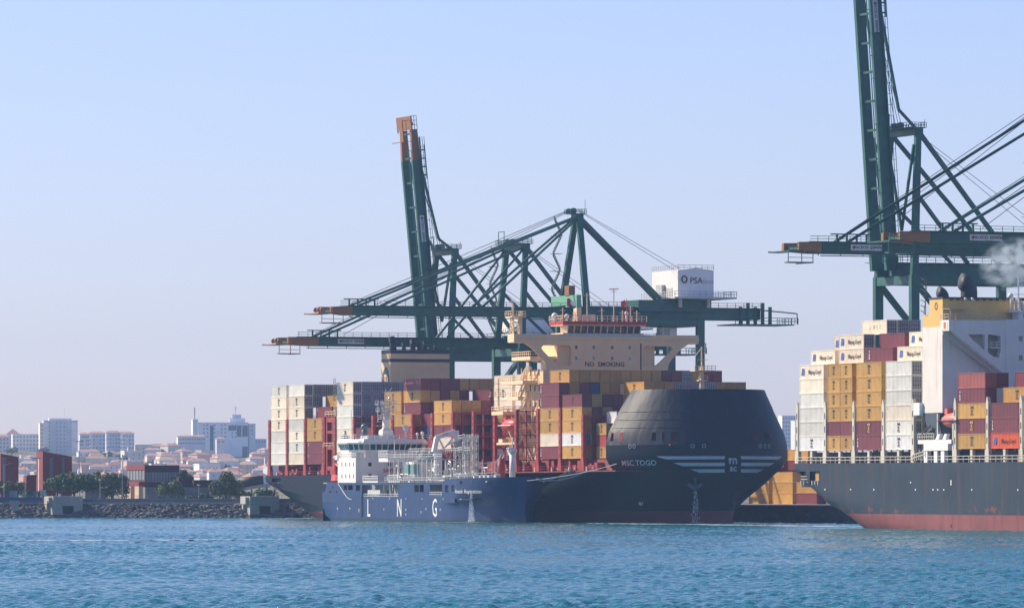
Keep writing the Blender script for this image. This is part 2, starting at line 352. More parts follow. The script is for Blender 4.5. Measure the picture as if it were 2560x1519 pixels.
def lerp_tab(tab, z):
    if z <= tab[0][0]: return tab[0][1]
    for (a, p), (b, q) in zip(tab[:-1], tab[1:]):
        if z <= b: return p + (q - p) * (z - a) / (b - a)
    return tab[-1][1]
XF = [(-2, 33), (14, 33), (17.4, 32.6), (29.8, 27.5)]
BM = [(-2, 23), (17.4, 23), (20, 22.2), (29.8, 15.3)]
LM = [(-2, 112), (0, 110), (3, 92), (6, 70), (9, 52), (12, 39), (14.5, 32), (17.4, 31), (20, 29), (29.8, 16)]
QM = [(-2, 1.0), (2, 1.02), (6, 1.25), (10, 1.6), (13, 2.0), (30, 2.0)]
def bowpt(z, u, side):
    xf, b, L, q = (lerp_tab(T, z) for T in (XF, BM, LM, QM)); p = 1.8 + .2 * (q - 1)
    u = min(u, 1); return Vector((xf - L * u, side * b * (1 - (1 - u) ** p) ** (1 / q), z))
ZB = [-1.5, 0, 1.5, 3.0, 4.5, 6, 7.5, 9, 10.5, 11.9]
def ubow(n=44): return [(j / n) ** 2.2 for j in range(n + 1)]
def stern_pt(x, k, side):
    w = max(0, (-150 - x) / 72); zb = -1.5 + 8.5 * max(0, (-178 - x) / 44) ** 1.25; z = zb + (11.9 - zb) * k
    zf = zb + .5 + (11.9 - zb) * .62 * w; f = 1 if w == 0 else min(1, max(.02, (z - zb) / (zf - zb))) ** .55
    hb = 23 * (1 - w * .35 * (1 - f)); return Vector((x, side * hb, z))
def bow_table(z, n=400):
    pts = [bowpt(z, (i / n) ** 2 * .75, -1) for i in range(n + 1)]; s = [0]
    for a, b in zip(pts[:-1], pts[1:]): s.append(s[-1] + (b - a).length)
    return s, pts
BT = {}
def bow_at(s, z):
    """point on the bow at signed arc length s from the stem (negative = starboard) and height z, with outward normal"""
    kz = round(z * 4) / 4
    if kz not in BT: BT[kz] = bow_table(kz)
    S, P = BT[kz]; a = abs(s); i = max(1, int(np.searchsorted(S, a)))
    i = min(i, len(S) - 1); f = (a - S[i - 1]) / (S[i] - S[i - 1] + 1e-9); p = P[i - 1].lerp(P[i], f); t = (P[i] - P[i - 1]).normalized()
    nrm = Vector((-t.y, t.x, 0)) if False else Vector((abs(t.y), -abs(t.x), 0)).normalized()
    q = bowpt(z, min(1, max(0, (lerp_tab(XF, z) - p.x) / lerp_tab(LM, z))), -1); p = Vector((p.x, q.y, z))
    if s > 0: p.y = -p.y; nrm.y = -nrm.y
    return p, nrm
def build_togo_hull():
    us = ubow(); m = MB()
    for side in (-1, 1):
        P = [[bowpt(z, u, side) for u in us] for z in ZB]
        if side < 0: P = [r[::-1] for r in P]
        m.grid(P)
    m.build('bow_plating', HULLB, togo, True)
    m = MB(); xs = list(np.linspace(-222, -79, 60)); ks = [0, .06, .12, .2, .28, .4, .55, .7, .74, .9, 1.0]
    for side in (-1, 1):
        P = [[stern_pt(x, k, side) for x in xs] for k in ks]
        if side > 0: P = [r[::-1] for r in P]
        hole = (lambda i, j: side < 0 and -219 < xs[j] < -212 and i in (8,)) if side < 0 else None
        m.grid(P, hole)
    m.grid([[stern_pt(-222, k, s) for s in (-1, 1)] for k in ks])
    m.build('side_plating', HULLG, togo, False)
    m = MB(); m.box(-218.5, -211.5, -22, -19, 8.3, 11, 1)
    for x in (-217, -214.5, -212.6): m.tube((x, -22.4, 9.6), (x, -22.4, 10.1), .35, 8, mi=0)
    m.build('mooring_recess', [WHITE, DARK], togo)
    d = MB(); d.box(-221.9, 20, -22.9, 22.9, 11.55, 11.8); d.build('main_deck', DECKRED, togo)
    c = MB()
    for x0, x1 in ((-219, -177), (-168, -57), (-40, 12)): c.box(x0, x1, -20.5, 20.5, 11.8, 14.35)
    each(c, 'hatch_coaming', DECKRED, togo)
    # raised bulwark and bow shield, with a row of mooring openings
    zs = [11.9, 13.2, 14.5, 16, 17.4]
    def ring(z, side, n=56):
        xb = lerp_tab([(11, 11.5), (17.4, 11.5), (29.8, 10.8)], z); xf, L = lerp_tab(XF, z), lerp_tab(LM, z); ue = (xf - xb) / L
        return [bowpt(z, ue * (j / n) ** 1.6, side) for j in range(n + 1)]
    m = MB()
    for side in (-1, 1):
        P = [ring(z, side) for z in zs]
        if side < 0: P = [r[::-1] for r in P]
        m.grid(P)
    m.build('bow_bulwark', HULLB, togo, True)
    zs2 = [17.4, 18.3, 20.2, 21.2, 22.4, 23.6, 24.8, 26, 27.4, 28.8, 29.8]; m = MB()
    holes = {-1: [(2, 4), (7, 9), (24, 26), (29, 30), (33, 36)], 1: [(8, 11), (16, 19)]}
    for side in (-1, 1):
        P = [ring(z, side) for z in zs2]
        if side < 0: P = [r[::-1] for r in P]
        m.grid(P, lambda i, j: i == 1 and any(a <= j < b for a, b in ([(56 - q, 56 - p) for p, q in ()] + holes[side])))
    rd = random.Random(9)
    m.v = [(x + rd.uniform(-.05, .05), y + rd.uniform(-.05, .05), z) for x, y, z in m.v]      # dented plating
    m.build('bow_shield', SHIELD, togo, True)
    m = MB()
    for z, zz in ((21.2, 21.28), (24.8, 24.86), (23.0, 23.05)):   # weld seams catching the light
        for side in (-1,):
            r = ring(z, side)
            for a, b in list(zip(r[:-1], r[1:]))[14:54]: m.bar(a + Vector((.02, -.03, 0)), b + Vector((.02, -.03, 0)), .07)
    m.build('weld_seam', mat('weld_seam', (.02, .03, .045), .45), togo, kind='stuff')
    m = MB(); r = [[Vector((p.x * 1 - 1.6, p.y * .9, z)) for p in (ring(19, -1)[::-1] + ring(19, 1)[1:])] for z in (17.6, 21)]
    m.grid(r); m.build('forecastle_lining', BRIDGERED, togo)
    m = MB(); m.box(8, 28, -13, 13, 17.2, 17.5); m.build('forecastle_deck', DECKRED, togo)
    m = MB()
    for s in (-24.5, -23.3, -9, -6.5, 7.5, 9.2, 10.8):   # fairlead rims under the openings
        p, n = bow_at(s, 17.1)
        for a in range(10):
            t0, t1 = a * math.pi / 5, (a + 1) * math.pi / 5; tang = Vector((-n.y, n.x, 0))
            m.bar(p + n * .1 + tang * math.cos(t0) * .4 + Vector((0, 0, math.sin(t0) * .4)), p + n * .1 + tang * math.cos(t1) * .4 + Vector((0, 0, math.sin(t1) * .4)), .1)
    m.build('fairlead', STEEL, togo, kind='stuff')
    # winged emblem and name wrapped on the bow
    GREY = mat('hull_lettering', (.40, .44, .48), .5, var=.12, scale=2, rnd=0)
    for z0, z1, e, t in ((14.15, 14.85, 17.6, 2.4), (12.65, 13.4, 13.6, 2.2), (11.2, 11.95, 9.6, 2.0)):
        for sg in (-1, 1):
            w = MB(); P = []
            for z, ee in ((z0, e - t), ((z0 + z1) / 2, e - t / 2), (z1, e)):
                P.append([(lambda q: q[0] + q[1] * .09)(bow_at(sg * (1.95 + (ee - 1.95) * i / 14), z)) for i in range(15)])
            if sg < 0: P = [r[::-1] for r in P]
            w.grid(P); w.build('emblem_stripe', GREY, togo)
    def wrap(txt, size, s0, z, bold, sx, nm):
        me = text_mesh(txt, size, GREY, .02, bold, sx, key=nm)
        for v in me.vertices:
            p, n = bow_at(s0 + v.co.x, z + v.co.y); q = p + n * (.13 + v.co.z); v.co = q
        put(nm, me, togo)
    wrap('m', 2.7, 0, 13.95, .05, 1.0, 'emblem_letter'); wrap('sc', 2.0, 0, 12.15, .05, 1.0, 'emblem_letter')
    wrap('MSC TOGO', 1.7, -22.6, 13.35, .03, 1.12, 'ship_name')
    w = MB(); P = []
    for k in range(33):
        a = 2 * math.pi * k / 32; P.append([(lambda q: q[0] + q[1] * .07)(bow_at(math.cos(a) * rr, 13 + math.sin(a) * rr)) for rr in (1.9, 2.1)])
    w.grid(P); w.build('emblem_ring', HULLB, togo)
    # anchor in its pocket, thruster mark
    p, n = bow_at(-8.5, 9.4); a = thing  # anchor parts share one mesh
    w = MB(); tg = Vector((-n.y, n.x, 0)); w.bar(p + n * .3 + Vector((0, 0, 1.8)), p + n * .5 - Vector((0, 0, 1.6)), .5)
    w.bar(p + n * .5 - tg * 1.7 - Vector((0, 0, .7)), p + n * .6 - Vector((0, 0, 1.8)), .6, .8); w.bar(p + n * .5 + tg * 1.7 - Vector((0, 0, .7)), p + n * .6 - Vector((0, 0, 1.8)), .6, .8)
    w.build('anchor', mat('anchor_grey', (.035, .045, .055), .6), togo)
    w = MB(); p, n = bow_at(-27, 4.6); tg = Vector((-n.y, n.x, 0))
    for k in range(12):
        t0, t1 = k * math.pi / 6, (k + 1) * math.pi / 6; f = lambda t: p + n * .1 + tg * math.cos(t) * .55 + Vector((0, 0, math.sin(t) * .55)); w.bar(f(t0), f(t1), .12)
    w.bar(p + n * .1 - tg * .4 - Vector((0, 0, .4)), p + n * .1 + tg * .4 + Vector((0, 0, .4)), .12); w.build('thruster_mark', INKW, togo)
build_togo_hull()
# ---- lashing bridges: red frames between the bays
POSTS = [-14.05 * k for k in range(0, 13)] + [-177.5, -191.5, -205.6, -219.6]
def lashing_bridge(x, top, inner=True):
    b = MB()
    for y in (-22.6,):
        b.box(x - .62, x + .62, y - .35, y + .35, 11.8, top); b.prism([(x - 1.25, y - .4, 11.8), (x + 1.25, y - .4, 11.8), (x + .8, y - .4, 14.5), (x - .8, y - .4, 14.5)], (0, .8, 0))
    o = b.build('lashing_bridge', BRIDGERED, togo)
    h = MB()
    for k in range(int((top - 15) / 1.55)):
        z = 15 + k * 1.55; h.box(x - .22, x + .22, -22.98, -22.94, z, z + .75)
    h.build('lightening_hole', DARK, o, kind='stuff')
    if inner:
        c = MB()
        for r in range(1, 18): y = -22.7 + 2.52 * r; c.box(x - .18, x + .18, y - .14, y + .14, 11.8, top - .2)
        c.build('stanchion', BRIDGERED, o, kind='stuff'); c = MB()
        for z in (14.6, 17.5, 20.4, 23.3, top - .3): c.box(x - .55, x + .55, -22.2, 22.2, z - .12, z + .06); c.rail([(x + .5, -22, z), (x + .5, 22, z)], 1.0, .035, 2.5)
        c.build('walkway', BRIDGERED, o, kind='stuff')
    return o
for i, x in enumerate(POSTS): lashing_bridge(x, 24.4 if i == 0 else 26.2, i not in (1, 2))
b = MB()   # stair tower in the gap ahead of the funnel
b.box(-176.8, -176.2, -22.9, -21.9, 11.8, 26.5); b.box(-171.9, -169.4, -22.9, -21.9, 11.8, 13); b.box(-174.2, -169.2, -22.9, -22.0, 25, 26.2)
for z0, z1 in ((13, 14), (18.2, 19.2), (22.2, 22.9)): b.box(-174.2, -169.2, -22.9, -22, z0, z1)
for x in (-174.4, -169.6): b.box(x - .35, x + .35, -22.95, -21.95, 11.8, 26.4)
st = b.build('stair_tower', BRIDGERED, togo)
b = MB(); b.rail([(-176.8, -22.5, 26.5), (-169, -22.5, 26.5)], 1.2, .06); b.rail([(-176.8, -23, 18.6), (-169, -23, 18.6)], 1.2, .06); b.rail([(-170, -22.4, 26.2), (-170, -22.4, 32)], .1, .05)
for z in range(27, 36): b.bar((-170.6, -22.4, z), (-169.4, -22.4, z), .1)
b.bar((-170.6, -22.4, 26), (-170.6, -22.4, 36), .12); b.bar((-169.4, -22.4, 26), (-169.4, -22.4, 36), .12); b.build('ladder', TANL, st, kind='stuff')
b = MB(); b.box(-176, -169, -21.5, 21.5, 11.8, 26); b.build('engine_casing', DECKRED, togo)
# ---- deck fittings along the starboard rail
b = MB()
for i, x in enumerate(np.arange(-218, 10, 3.6)):
    b.box(x, x + .4, -22.7, -22.3, 11.8, 12.7) if i % 3 == 1 else (b.ball((x, -22.4, 12.3), .3, n=8, m=4) if i % 3 == 2 else None)
b.build('deck_fitting', WHITE, togo, kind='stuff'); b = MB(); b.rail([(-221, -22.85, 11.8), (11, -22.85, 11.8)], 1.1, .03, 3); b.build('deck_rail', BRIDGERED, togo)
b = MB(); rg = random.Random(5)
for i in range(60):
    x = rg.uniform(-215, 8); b.box(x, x + rg.uniform(.5, 2), -22.2, -20.6, 11.8, 12 + rg.uniform(.6, 2.2))
b.build('lashing_gear', BRIDGERED, togo, kind='stuff')
# ---- containers
RY = 'vmvvmvmvvmvvmvmvmv'
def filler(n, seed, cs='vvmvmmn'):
    g = random.Random(seed); return ''.join(g.choice(cs) for _ in range(n))
Z0, HC, LB = 14.6, 2.9, 12.19
T = {}
T['S1'] = ['gggCCCG'] + ['kkkkkkk'] * 17
T['S2'] = ['cGCgCCg', 'kkkkkkk', 'kkkkkkk', 'kkkkkkk'] + ['kkkkkkk'] * 14
T['S3'] = ['SSYY', 'vmvmS', 'vmvmvy', 'vmvmvy', 'vmvmvv'] + ['vmvmvv'] * 13
T['B12'] = ['ccCggcC'] + ['ggkkkkk'] * 17
T['B11'] = ['nnm'] * 7 + ['vmvmvm'] * 11  # dark blue boxes paint the deep shade of this low bay
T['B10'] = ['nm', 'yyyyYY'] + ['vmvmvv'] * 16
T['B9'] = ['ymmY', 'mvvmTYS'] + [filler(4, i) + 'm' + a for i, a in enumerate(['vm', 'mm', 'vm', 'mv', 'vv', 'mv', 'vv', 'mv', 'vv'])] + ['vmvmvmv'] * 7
T['B8'] = ['', 'nmnm', 'mnnm', 'nmnn', 'mmnm', 'nnmv', 'vmvmmm'] + ['vmvmvm'] * 11  # dark blue inner stacks, deep shade put into their colour
T['B7'] = ['mcDYY', 'nmnmv', 'nnmnv', 'nmnnm', 'nnmnm', 'mnmmm'] + ['mvmvv'] * 12  # dark blue lower tiers paint the deep shade on their ends
T['B6'] = ['', '', '', '', 'cvmvcCc'] + ['vmvmvgg'] * 13
T['B5'] = ['', '', '', '', 'vmvmgcg'] + ['vmvmvgg'] * 13
T['B4'] = ['', '', ''] + ['x' * 9] * 12 + [''] * 3
T['B3'] = [''] * 18
T['B2'] = ['TcYYTT', filler(5, 1) + 'vY'] + [filler(5, 2 + i) + c + d for i, (c, d) in enumerate(zip('mnvvvmvmvvmvvm', 'vvvvvvvvmmkvmm'))]
T['B2'] += [filler(5, 40 + i) + c for i, c in enumerate('vmv')][:18 - len(T['B2'])]
T['B1'] = ['YWYYD', 'vvmmv', 'mvvvm', 'vmmmm', 'vvvmv', 'mvmvv', 'vmvvvY'] + [filler(5, 60 + i) + c for i, c in enumerate('vvkkkkvvv')]
T['F'] = [''] + ['yry'] + ['vmv', 'vmvw'] + ['vmv'] * 6
order = [('S1', -212.6), ('S2', -198.55), ('S3', -184.5), ('B12', -161.6)] + [('B%d' % k, -14.05 * k + 7.02) for k in range(11, 0, -1)]
RM = {'S1': 1, 'S2': 3, 'S3': 4, 'B12': 5, 'B11': 5, 'B10': 3, 'B9': 8, 'B8': 6, 'B7': 5, 'B6': 5, 'B5': 6, 'B4': -1, 'B3': -1, 'B2': 17, 'B1': 17}
for i, (nm, x) in enumerate(order):
    nx = T[order[i + 1][0]] if i + 1 < len(order) else []
    place_bay(TM, x, LB, Z0, HC, T[nm], [len(q) for q in nx], 45.4, 'the black bowed ship', ordinal(i + 1) + ' bay from stern', rmax=RM[nm], group='containers stacked on the black bowed ship')
for k, (c, lg) in enumerate((('yellow', 'm'), ('red', None), ('yellow', 'm'))):
    container(TM @ Matrix.Translation((4.6, -22.7 + 2.52 * 1.5, Z0 + k * 2.62)), 6.06, 2.6, c, f'short {c if c != "red" else "bright red"} container, {ordinal(k + 1)} tier, beside the black bow shield', lg, 'door', 'short containers beside the bow shield')
container(TM @ Matrix.Translation((4.6, -22.7 + 2.52 * 2.5, Z0 + 3 * 2.62)), 6.06, 2.6, 'white', 'short white container peeping out above the yellow one beside bow shield', None, 'door', 'short containers beside the bow shield')
# ---- funnel
b = MB(); X0, X1, Y0, Y1 = -174.8, -168.2, -8.2, 7.6
b.box(X0, X1, Y0, Y1, 26, 42.2); fu = b.build('funnel', TAN, togo)
b = MB(); b.box(X0 - .02, X1 + .02, Y0 - .02, Y1 + .02, 42.2, 43.2); b.box(X0 - .015, X1 + .015, Y0 - .015, Y1 + .015, 40.1, 40.9); b.build('stripe', NAVY, fu)
b = MB()
for y, h, r in ((-6.3, 45.6, .9), (-3.4, 44.6, .5), (-1, 45.2, .7), (.6, 44.4, .45), (2.2, 45.0, .5), (5, 44.3, .4)):
    b.tube((-171.5, y, 42.8), (-171.5, y, h - .5), r, 12); b.tube((-171.5, y, h - .6), (-171.5 - r, y, h + r * .6), r, 12)
each(b, 'exhaust_pipe', DARK, fu)
b = MB(); b.loft([[(X0 + 3.4 + 2.6 * math.cos(a * .3927), Y0 - d, 35.2 + 3.7 * math.sin(a * .3927)) for a in range(16)] for d in (.0, .05)]); b.build('emblem', NAVY, fu)
put('emblem_letter', text_mesh('m', 4.4, TAN, .02, .06, .85), fu, frame((X0 + 3.4, Y0 - .08, 36.3), (1, 0, 0), (0, 0, 1)))
put('emblem_letter', text_mesh('sc', 3.2, TAN, .02, .05, .85), fu, frame((X0 + 3.4, Y0 - .08, 33.6), (1, 0, 0), (0, 0, 1)))
# ---- accommodation and bridge
XB = -42.0
h = MB(); h.box(-54, XB - 1.4, -12, 12.4, 14, 41.6); h.box(-54, XB - .1, -16, 16, 14, 35.4); house = h.build('deckhouse', TAN, togo)
b = MB(); b.box(XB - 4.1, XB, -23.2, 23, 41.7, 43.7); b.box(XB - 4.3, XB + .25, -23.3, 23.1, 42.55, 42.7); wing = b.build('bridge_wing', TAN, house)
b = MB(); b.box(XB - .12, XB + .02, -8.8, 8.2, 35.3, 41.7); b.build('front_panel', TAN, house)
def ringplate(outer, inner, x0, x1, nm, parent, m):
    b = MB(); n = len(outer)
    for xa, fl in ((x1, 0), (x0, 1)):
        vs = [(xa, y, z) for y, z in outer] + [(xa, y, z) for y, z in inner]
        b.add(vs, [((i, (i + 1) % n, n + (i + 1) % n, n + i) if not fl else (n + i, n + (i + 1) % n, (i + 1) % n, i)) for i in range(n)])
    for cc in (outer, inner): b.add([(x0, y, z) for y, z in cc] + [(x1, y, z) for y, z in cc], [(i, (i + 1) % n, n + (i + 1) % n, n + i) for i in range(n)])
    return b.build(nm, m, parent)
for sg in (-1, 1):
    out = [(20.6, 41.75), (18.5, 40.4), (15.8, 37.6), (15.2, 36.2), (15.2, 35.2), (8.6, 35.2), (8.6, 36.2), (8.6, 41.75), (12, 41.75), (17, 41.75)]
    inn = [(16.5, 40.5), (16.0, 39.8), (13.7, 37.6), (12.7, 36.8), (12.0, 36.5), (9.3, 36.4), (9.0, 36.8), (9.0, 40.7), (9.5, 41.1), (16.0, 41.1)]
    ringplate([(sg * y, z) for y, z in out], [(sg * y, z) for y, z in inn], XB - 1.3, XB - .02 + (.01 if sg > 0 else 0), 'wing_bracket', house, TAN)
w = MB()   # wheelhouse with slanting windows
w.box(-51, XB - 1.2, -10.6, 9.6, 43.7, 44.1); w.box(-50.5, XB - .5, -10.9, 9.9, 45.75, 46.0); wh = w.build('wheelhouse', TAN, house)
b = MB(); b.box(-51, XB - .2, -11, 10, 46.0, 46.75); b.build('red_band', mat('bridge_red', (.45, .02, .025), .5), wh)
ys = list(np.linspace(-9.6, 8.6, 12))
for a, c in zip(ys[:-1], ys[1:]):
    g = MB(); g.prism([(XB - 1.1, a + .13, 44.05), (XB - 1.1, c - .13, 44.05), (XB - .6, c - .13, 45.75), (XB - .6, a + .13, 45.75)], (-.05, 0, 0)); g.build('pane', PANE, wh)
b = MB()
for a in ys: b.bar((XB - 1.1, a, 44.0), (XB - .58, a, 45.8), .2)
b.prism([(XB - 1.1, -9.6, 44.05), (XB - .6, -9.6, 45.75), (XB - 3, -10.6, 45.75), (XB - 3, -10.6, 44.05)], (-.05, .1, 0)); b.build('mullion', TANL, wh)
b = MB(); b.box(XB - 3, XB + .05, -12, 11, 43.2, 43.75); b.build('bulwark_screen', STEEL, wing)
for y in (-7.8, -3.4, 1.2, 5.6):
    for k, z in enumerate((40.7, 38.2)):
        g = MB(); g.box(XB + .02, XB + .06, y - .28, y + .28, z - .4, z + .4); g.build('window', glass('window_teal', (.10, .28, .27)) if (k == 1 and y != 1.2) else PANE, house)
put('sign_lettering', text_mesh('NO  SMOKING', 1.5, mat('sign_maroon', (.10, .025, .03), .6), .02, .02, 1.0), house, frame((XB + .07, -.7, 36.75), (0, 1, 0), (0, 0, 1)))
b = MB(); b.box(XB - 4.15, XB - .1, -23.26, -23.22, 41.8, 43.6); b.build('wing_end', TANL, wing)
b = MB()   # lattice signal tower on the starboard wing end
b.lattice((XB - 3, -21.6, 43.7), (XB - 3, -21.6, 48), 2.0, .14, 1.3); b.box(XB - 5.5, XB - .8, -23.4, -20, 47.6, 47.8); b.rail([(XB - 5.4, -23.4, 47.8), (XB - .9, -23.4, 47.8), (XB - .9, -20, 47.8), (XB - 5.4, -20, 47.8)], 1.2, .05, 1.1)
b.tube((XB - 4, -22, 43.7), (XB - 4, -22, 50.8), .28, 8); b.path([(XB - 4, -22, 50.8), (XB - 4, -22.5, 51.6)], .25); b.tube((XB - 2, -21, 43.7), (XB - 2, -21, 48.5), .25, 8); b.build('signal_tower', TANL, wing)
b = MB(); b.rail([(-51, -11, 46.75), (XB - .3, -11, 46.75), (XB - .3, 10, 46.75)], 1.3, .06, 1.2)
for y, hh in ((-3.5, 53.5), (3.2, 54.5), (-9.6, 50), (7.4, 50.5), (.2, 50), (5.4, 49.5), (9, 49.5), (-6.5, 49.3)):
    b.tube((XB - 4, y, 46.7), (XB - 4, y, hh), .14, 6); b.bar((XB - 4, y - .7, hh - .6), (XB - 4, y + .7, hh - .6), .12)
    for k in range(3): b.bar((XB - 3.6, y - .4, 47.2 + k * .5), (XB - 3.6, y + .5, 47.2 + k * .5), .1)
b.box(XB - 6, XB - 2, -5, -2.2, 46.75, 48.4); b.bar((XB - 4, 2.0, 54.4), (XB - 4, 4.4, 54.5), .25); b.box(XB - 5, XB - 3, -6.5, -5.4, 46.75, 50); b.build('radar_mast', TANL, wh)
for c, rr in (((XB - 5, -11.2, 48.1), .75), ((XB - 5, -8.2, 48), .6), ((XB - 4, 6.4, 48.8), .5)):
    b = MB(); b.ball(c, rr, n=12, m=8); b.tube((c[0], c[1], 46.7), (c[0], c[1], c[2] - rr * .7), .25, 8); b.build('satellite_dome', WHITE, wh, True)
b = MB(); b.bar((XB - 3, 6.0, 46.7), (XB - 3, 6.0, 52.2), .1); b.grid([[(XB - 3, 5.6 - .9 * i / 4 + .0, 50.6 + 1.4 * k - .15 * i) for i in range(5)] for k in (0, 1)]); b.build('red_flag', mat('flag_red', (.55, .02, .03), .8), wh)
b = MB(); b.grid([[(XB - 3, -8.9 + 2.2 * i / 5, 50.4 + .55 * k + .25 * math.sin(i * 1.3) - .5 * i / 5) for i in range(6)] for k in (0, 1, 2, 3)], mif=lambda i, j: (i if j > 1 else 3)); b.build('courtesy_flag', [mat('flag_green', (.02, .22, .08), .8), mat('flag_white', (.8, .8, .8), .8), mat('flag_white2', (.8, .8, .8), .8), mat('flag_red', (.55, .02, .03), .8)], wh)
# side decks, balconies and stairs on the starboard face of the deckhouse
for x0, x1, y0, z in ((-61, -46, -19.6, 33.0), (-58.5, -51.5, -18.6, 29.4), (-57.5, -50, -23, 25.9), (-56, -48, -19, 22.4), (-56, -44, -18.5, 38.6)):
    b = MB(); b.box(x0, x1, y0, -11.8, z - .8, z); b.rail([(x0, y0 + .1, z), (x1, y0 + .1, z), (x1, -16, z)], 1.15, .06, 1.3); b.build('balcony', TANL, house)
b = MB()
for z0, x0, x1 in ((26, -52, -48), (29.4, -53, -49), (33, -52, -46.5), (22.4, -54, -50), (18.6, -54, -49)):
    b.bar((x0, -17.4, z0), (x1, -17.4, z0 + 3.2), .5, .2); b.rail([(x0, -17.9, z0), (x1, -17.9, z0 + 3.2)], 1, .05, .8)
for x in (-53.5, -50.5, -47): b.tube((x, -17, 20), (x, -17, 36), .16, 6)
b.build('stairway', TANL, house)
for x in (-53, -50.2, -47.4, -44.8):
    for z in (19.8, 23.4, 27, 30.6, 34.2): g = MB(); g.box(x - .35, x + .35, -16.05, -16.0, z, z + 1.5); g.build('door' if x == -50.2 else 'window', DARK if x == -50.2 else PANE, house)
# lifeboat under its davits
lb = thing('lifeboat', 'orange red enclosed lifeboat hung amid red frames on the black bowed ship', 'lifeboat', TM @ Matrix.Translation((-48.5, -21.6, 21.2)))
ORG = mat('lifeboat_orange', (.62, .06, .035), .4, var=.08, rnd=0)
rg_ = []
for x, w, zb, zt in ((-4.3, .25, 1.2, 2.2), (-3.6, 1.05, .6, 2.4), (-1.8, 1.5, .15, 2.9), (.2, 1.6, 0, 3.0), (2.2, 1.4, .2, 2.9), (3.6, .9, .7, 2.5), (4.3, .2, 1.4, 2.2)):
    rg_.append([(x, w * math.cos(a), (zb + zt) / 2 + (zt - zb) / 2 * math.sin(a)) for a in np.linspace(0, 2 * math.pi, 13)[:-1]])
b = MB(); b.loft(rg_); b.build('hull', ORG, lb, True)
b = MB(); b.box(-3.2, -1.6, -.7, .7, 2.7, 3.9); b.build('cockpit', ORG, lb); b = MB(); b.box(-4.2, 4.1, -1.66, 1.66, 1.35, 1.5); b.build('fender_strip', INKW, lb)
b = MB()
for x in (-52, -45): b.bar((x, -17, 14), (x, -20.5, 21), .5); b.bar((x, -20.5, 21), (x, -21.2, 26.4), .45); b.bar((x, -16.5, 20), (x, -21, 26.4), .3)
b.bar((-55, -22.4, 18.4), (-43, -22.4, 18.4), .6, .5); b.box(-54, -51.5, -22.6, -21, 18.7, 19.5); b.build('davit', TANL, togo)
# foremast behind the shield, name board lattice towers
b = MB(); b.tube((15, 0, 17.4), (15, 0, 35), .75, 10, .45); b.tube((15, 0, 35), (15, 0, 39.5), .2, 6); b.tube((13.6, 1.6, 17), (14.6, .4, 33), .2, 6)
for z, r in ((27.5, 1.6), (34, 2.8), (31.8, 1.2)): b.box(15 - r * .5, 15 + r * .5, -r * .8, r, z, z + .25); b.rail([(15 + r * .5, -r * .8, z + .2), (15 + r * .5, r, z + .2)], 1, .06, 1)
for z in (21, 23, 25, 29, 30.4, 36.6): b.bar((15, -.9, z), (15, 1.5, z), .12)
b.bar((15, -.2, 39), (15, -1.6, 37.4), .15); b.build('foremast', TANL, togo)
for x, y in ((-55, -22.2), (-97, -8)):
    b = MB(); b.tube((x, y, 25), (x, y, 33.6), .3, 6, .18); b.box(x - .5, x + .5, y - 2.2, y + 1.6, 29.4, 29.5); b.rail([(x + .5, y - 2.2, 29.5), (x + .5, y + 1.6, 29.5)], 1, .05, 1)
    for z in (31, 32.4): b.bar((x, y - .8, z), (x, y + .8, z), .12)
    if x == -55: b.build('deck_mast', TANL, togo)
# ------------------------------------------------------------------ the rust-streaked grey ship at the right
def tpx(px, n):
    """position along the berth line whose side plane n metres outboard shows at photo column px"""
    r = (px - 1280) / FPX; x0 = PA.x + NX.x * n; y0 = PA.y + NX.y * n; return (r * y0 - x0) / (AX.x - r * AX.y)
GT = 147.5; GM = qframe(GT, 11 - 29, 0)
grey = thing('container_ship', 'grey container ship with rusty red waterline band and yellow funnel', 'ship', GM)
HULLR = mat('hull_rust_grey', (.022, .038, .056), .6, var=.25, scale=.12, streak=.75, streak_col=(.07, .05, .045), rnd=0, spec=.25, zline=(2.95, (.23, .075, .07)), rust=.75)
BOOTR = mat('boot_rust_red', (.27, .055, .05), .65, var=.35, scale=.25, streak=.9, streak_col=(.13, .07, .055), rnd=0)
CREAMG = mat('bulkhead_cream', (.56, .53, .43), .6, var=.15, scale=.5, streak=.5, streak_col=(.3, .16, .08), rnd=.05)
HOUSEW = mat('house_white', (.70, .66, .60), .55, var=.08, scale=.3, streak=.55, streak_col=(.42, .20, .08), rnd=0); FUNY = mat('funnel_ochre', (.72, .44, .11), .55, var=.1, scale=.3, streak=.3, rnd=0)
def gst(x, k, side):
    zb = lerp_tab([(-1.6, 8.0), (3, 6.8), (6.9, 5.5), (11, 4.1), (16.8, 2.1), (22, .4), (27, -1.0), (34, -2)], x); z = zb + (13 - zb) * k
    w = max(0, min(1, (70 - x) / 71)); zf = zb + .6 + 2 * w + max(0, 3 - zb) * w; f = min(1, max(.0, (z - zb) / (zf - zb))) ** .5
    return Vector((x, side * 29 * (1 - .3 * w * (1 - f)), z))
m = MB(); xs = [-1.6, -.6, .3, 1.2, 2.6, 3.6, 4.6, 5.9, 7.4, 9.2, 10.8, 12, 14, 16, 18, 20, 23, 26, 30, 35, 40, 50, 60, 70, 90, 120, 180, 260]
def gk(x):
    zb = gst(x, 0, -1).z; zz = [zb, zb + (8.5 - zb) * .12, zb + (8.5 - zb) * .25, zb + (8.5 - zb) * .4, zb + (8.5 - zb) * .6, zb + (8.5 - zb) * .8, 8.6, 11.4, 12.2, 13.0]
    if x > 24: zz = [zb, zb * .5, 0, 1.2, 3.2, 5.5, 8.6, 11.4, 12.2, 13]
    return [(z - zb) / (13 - zb) for z in zz]
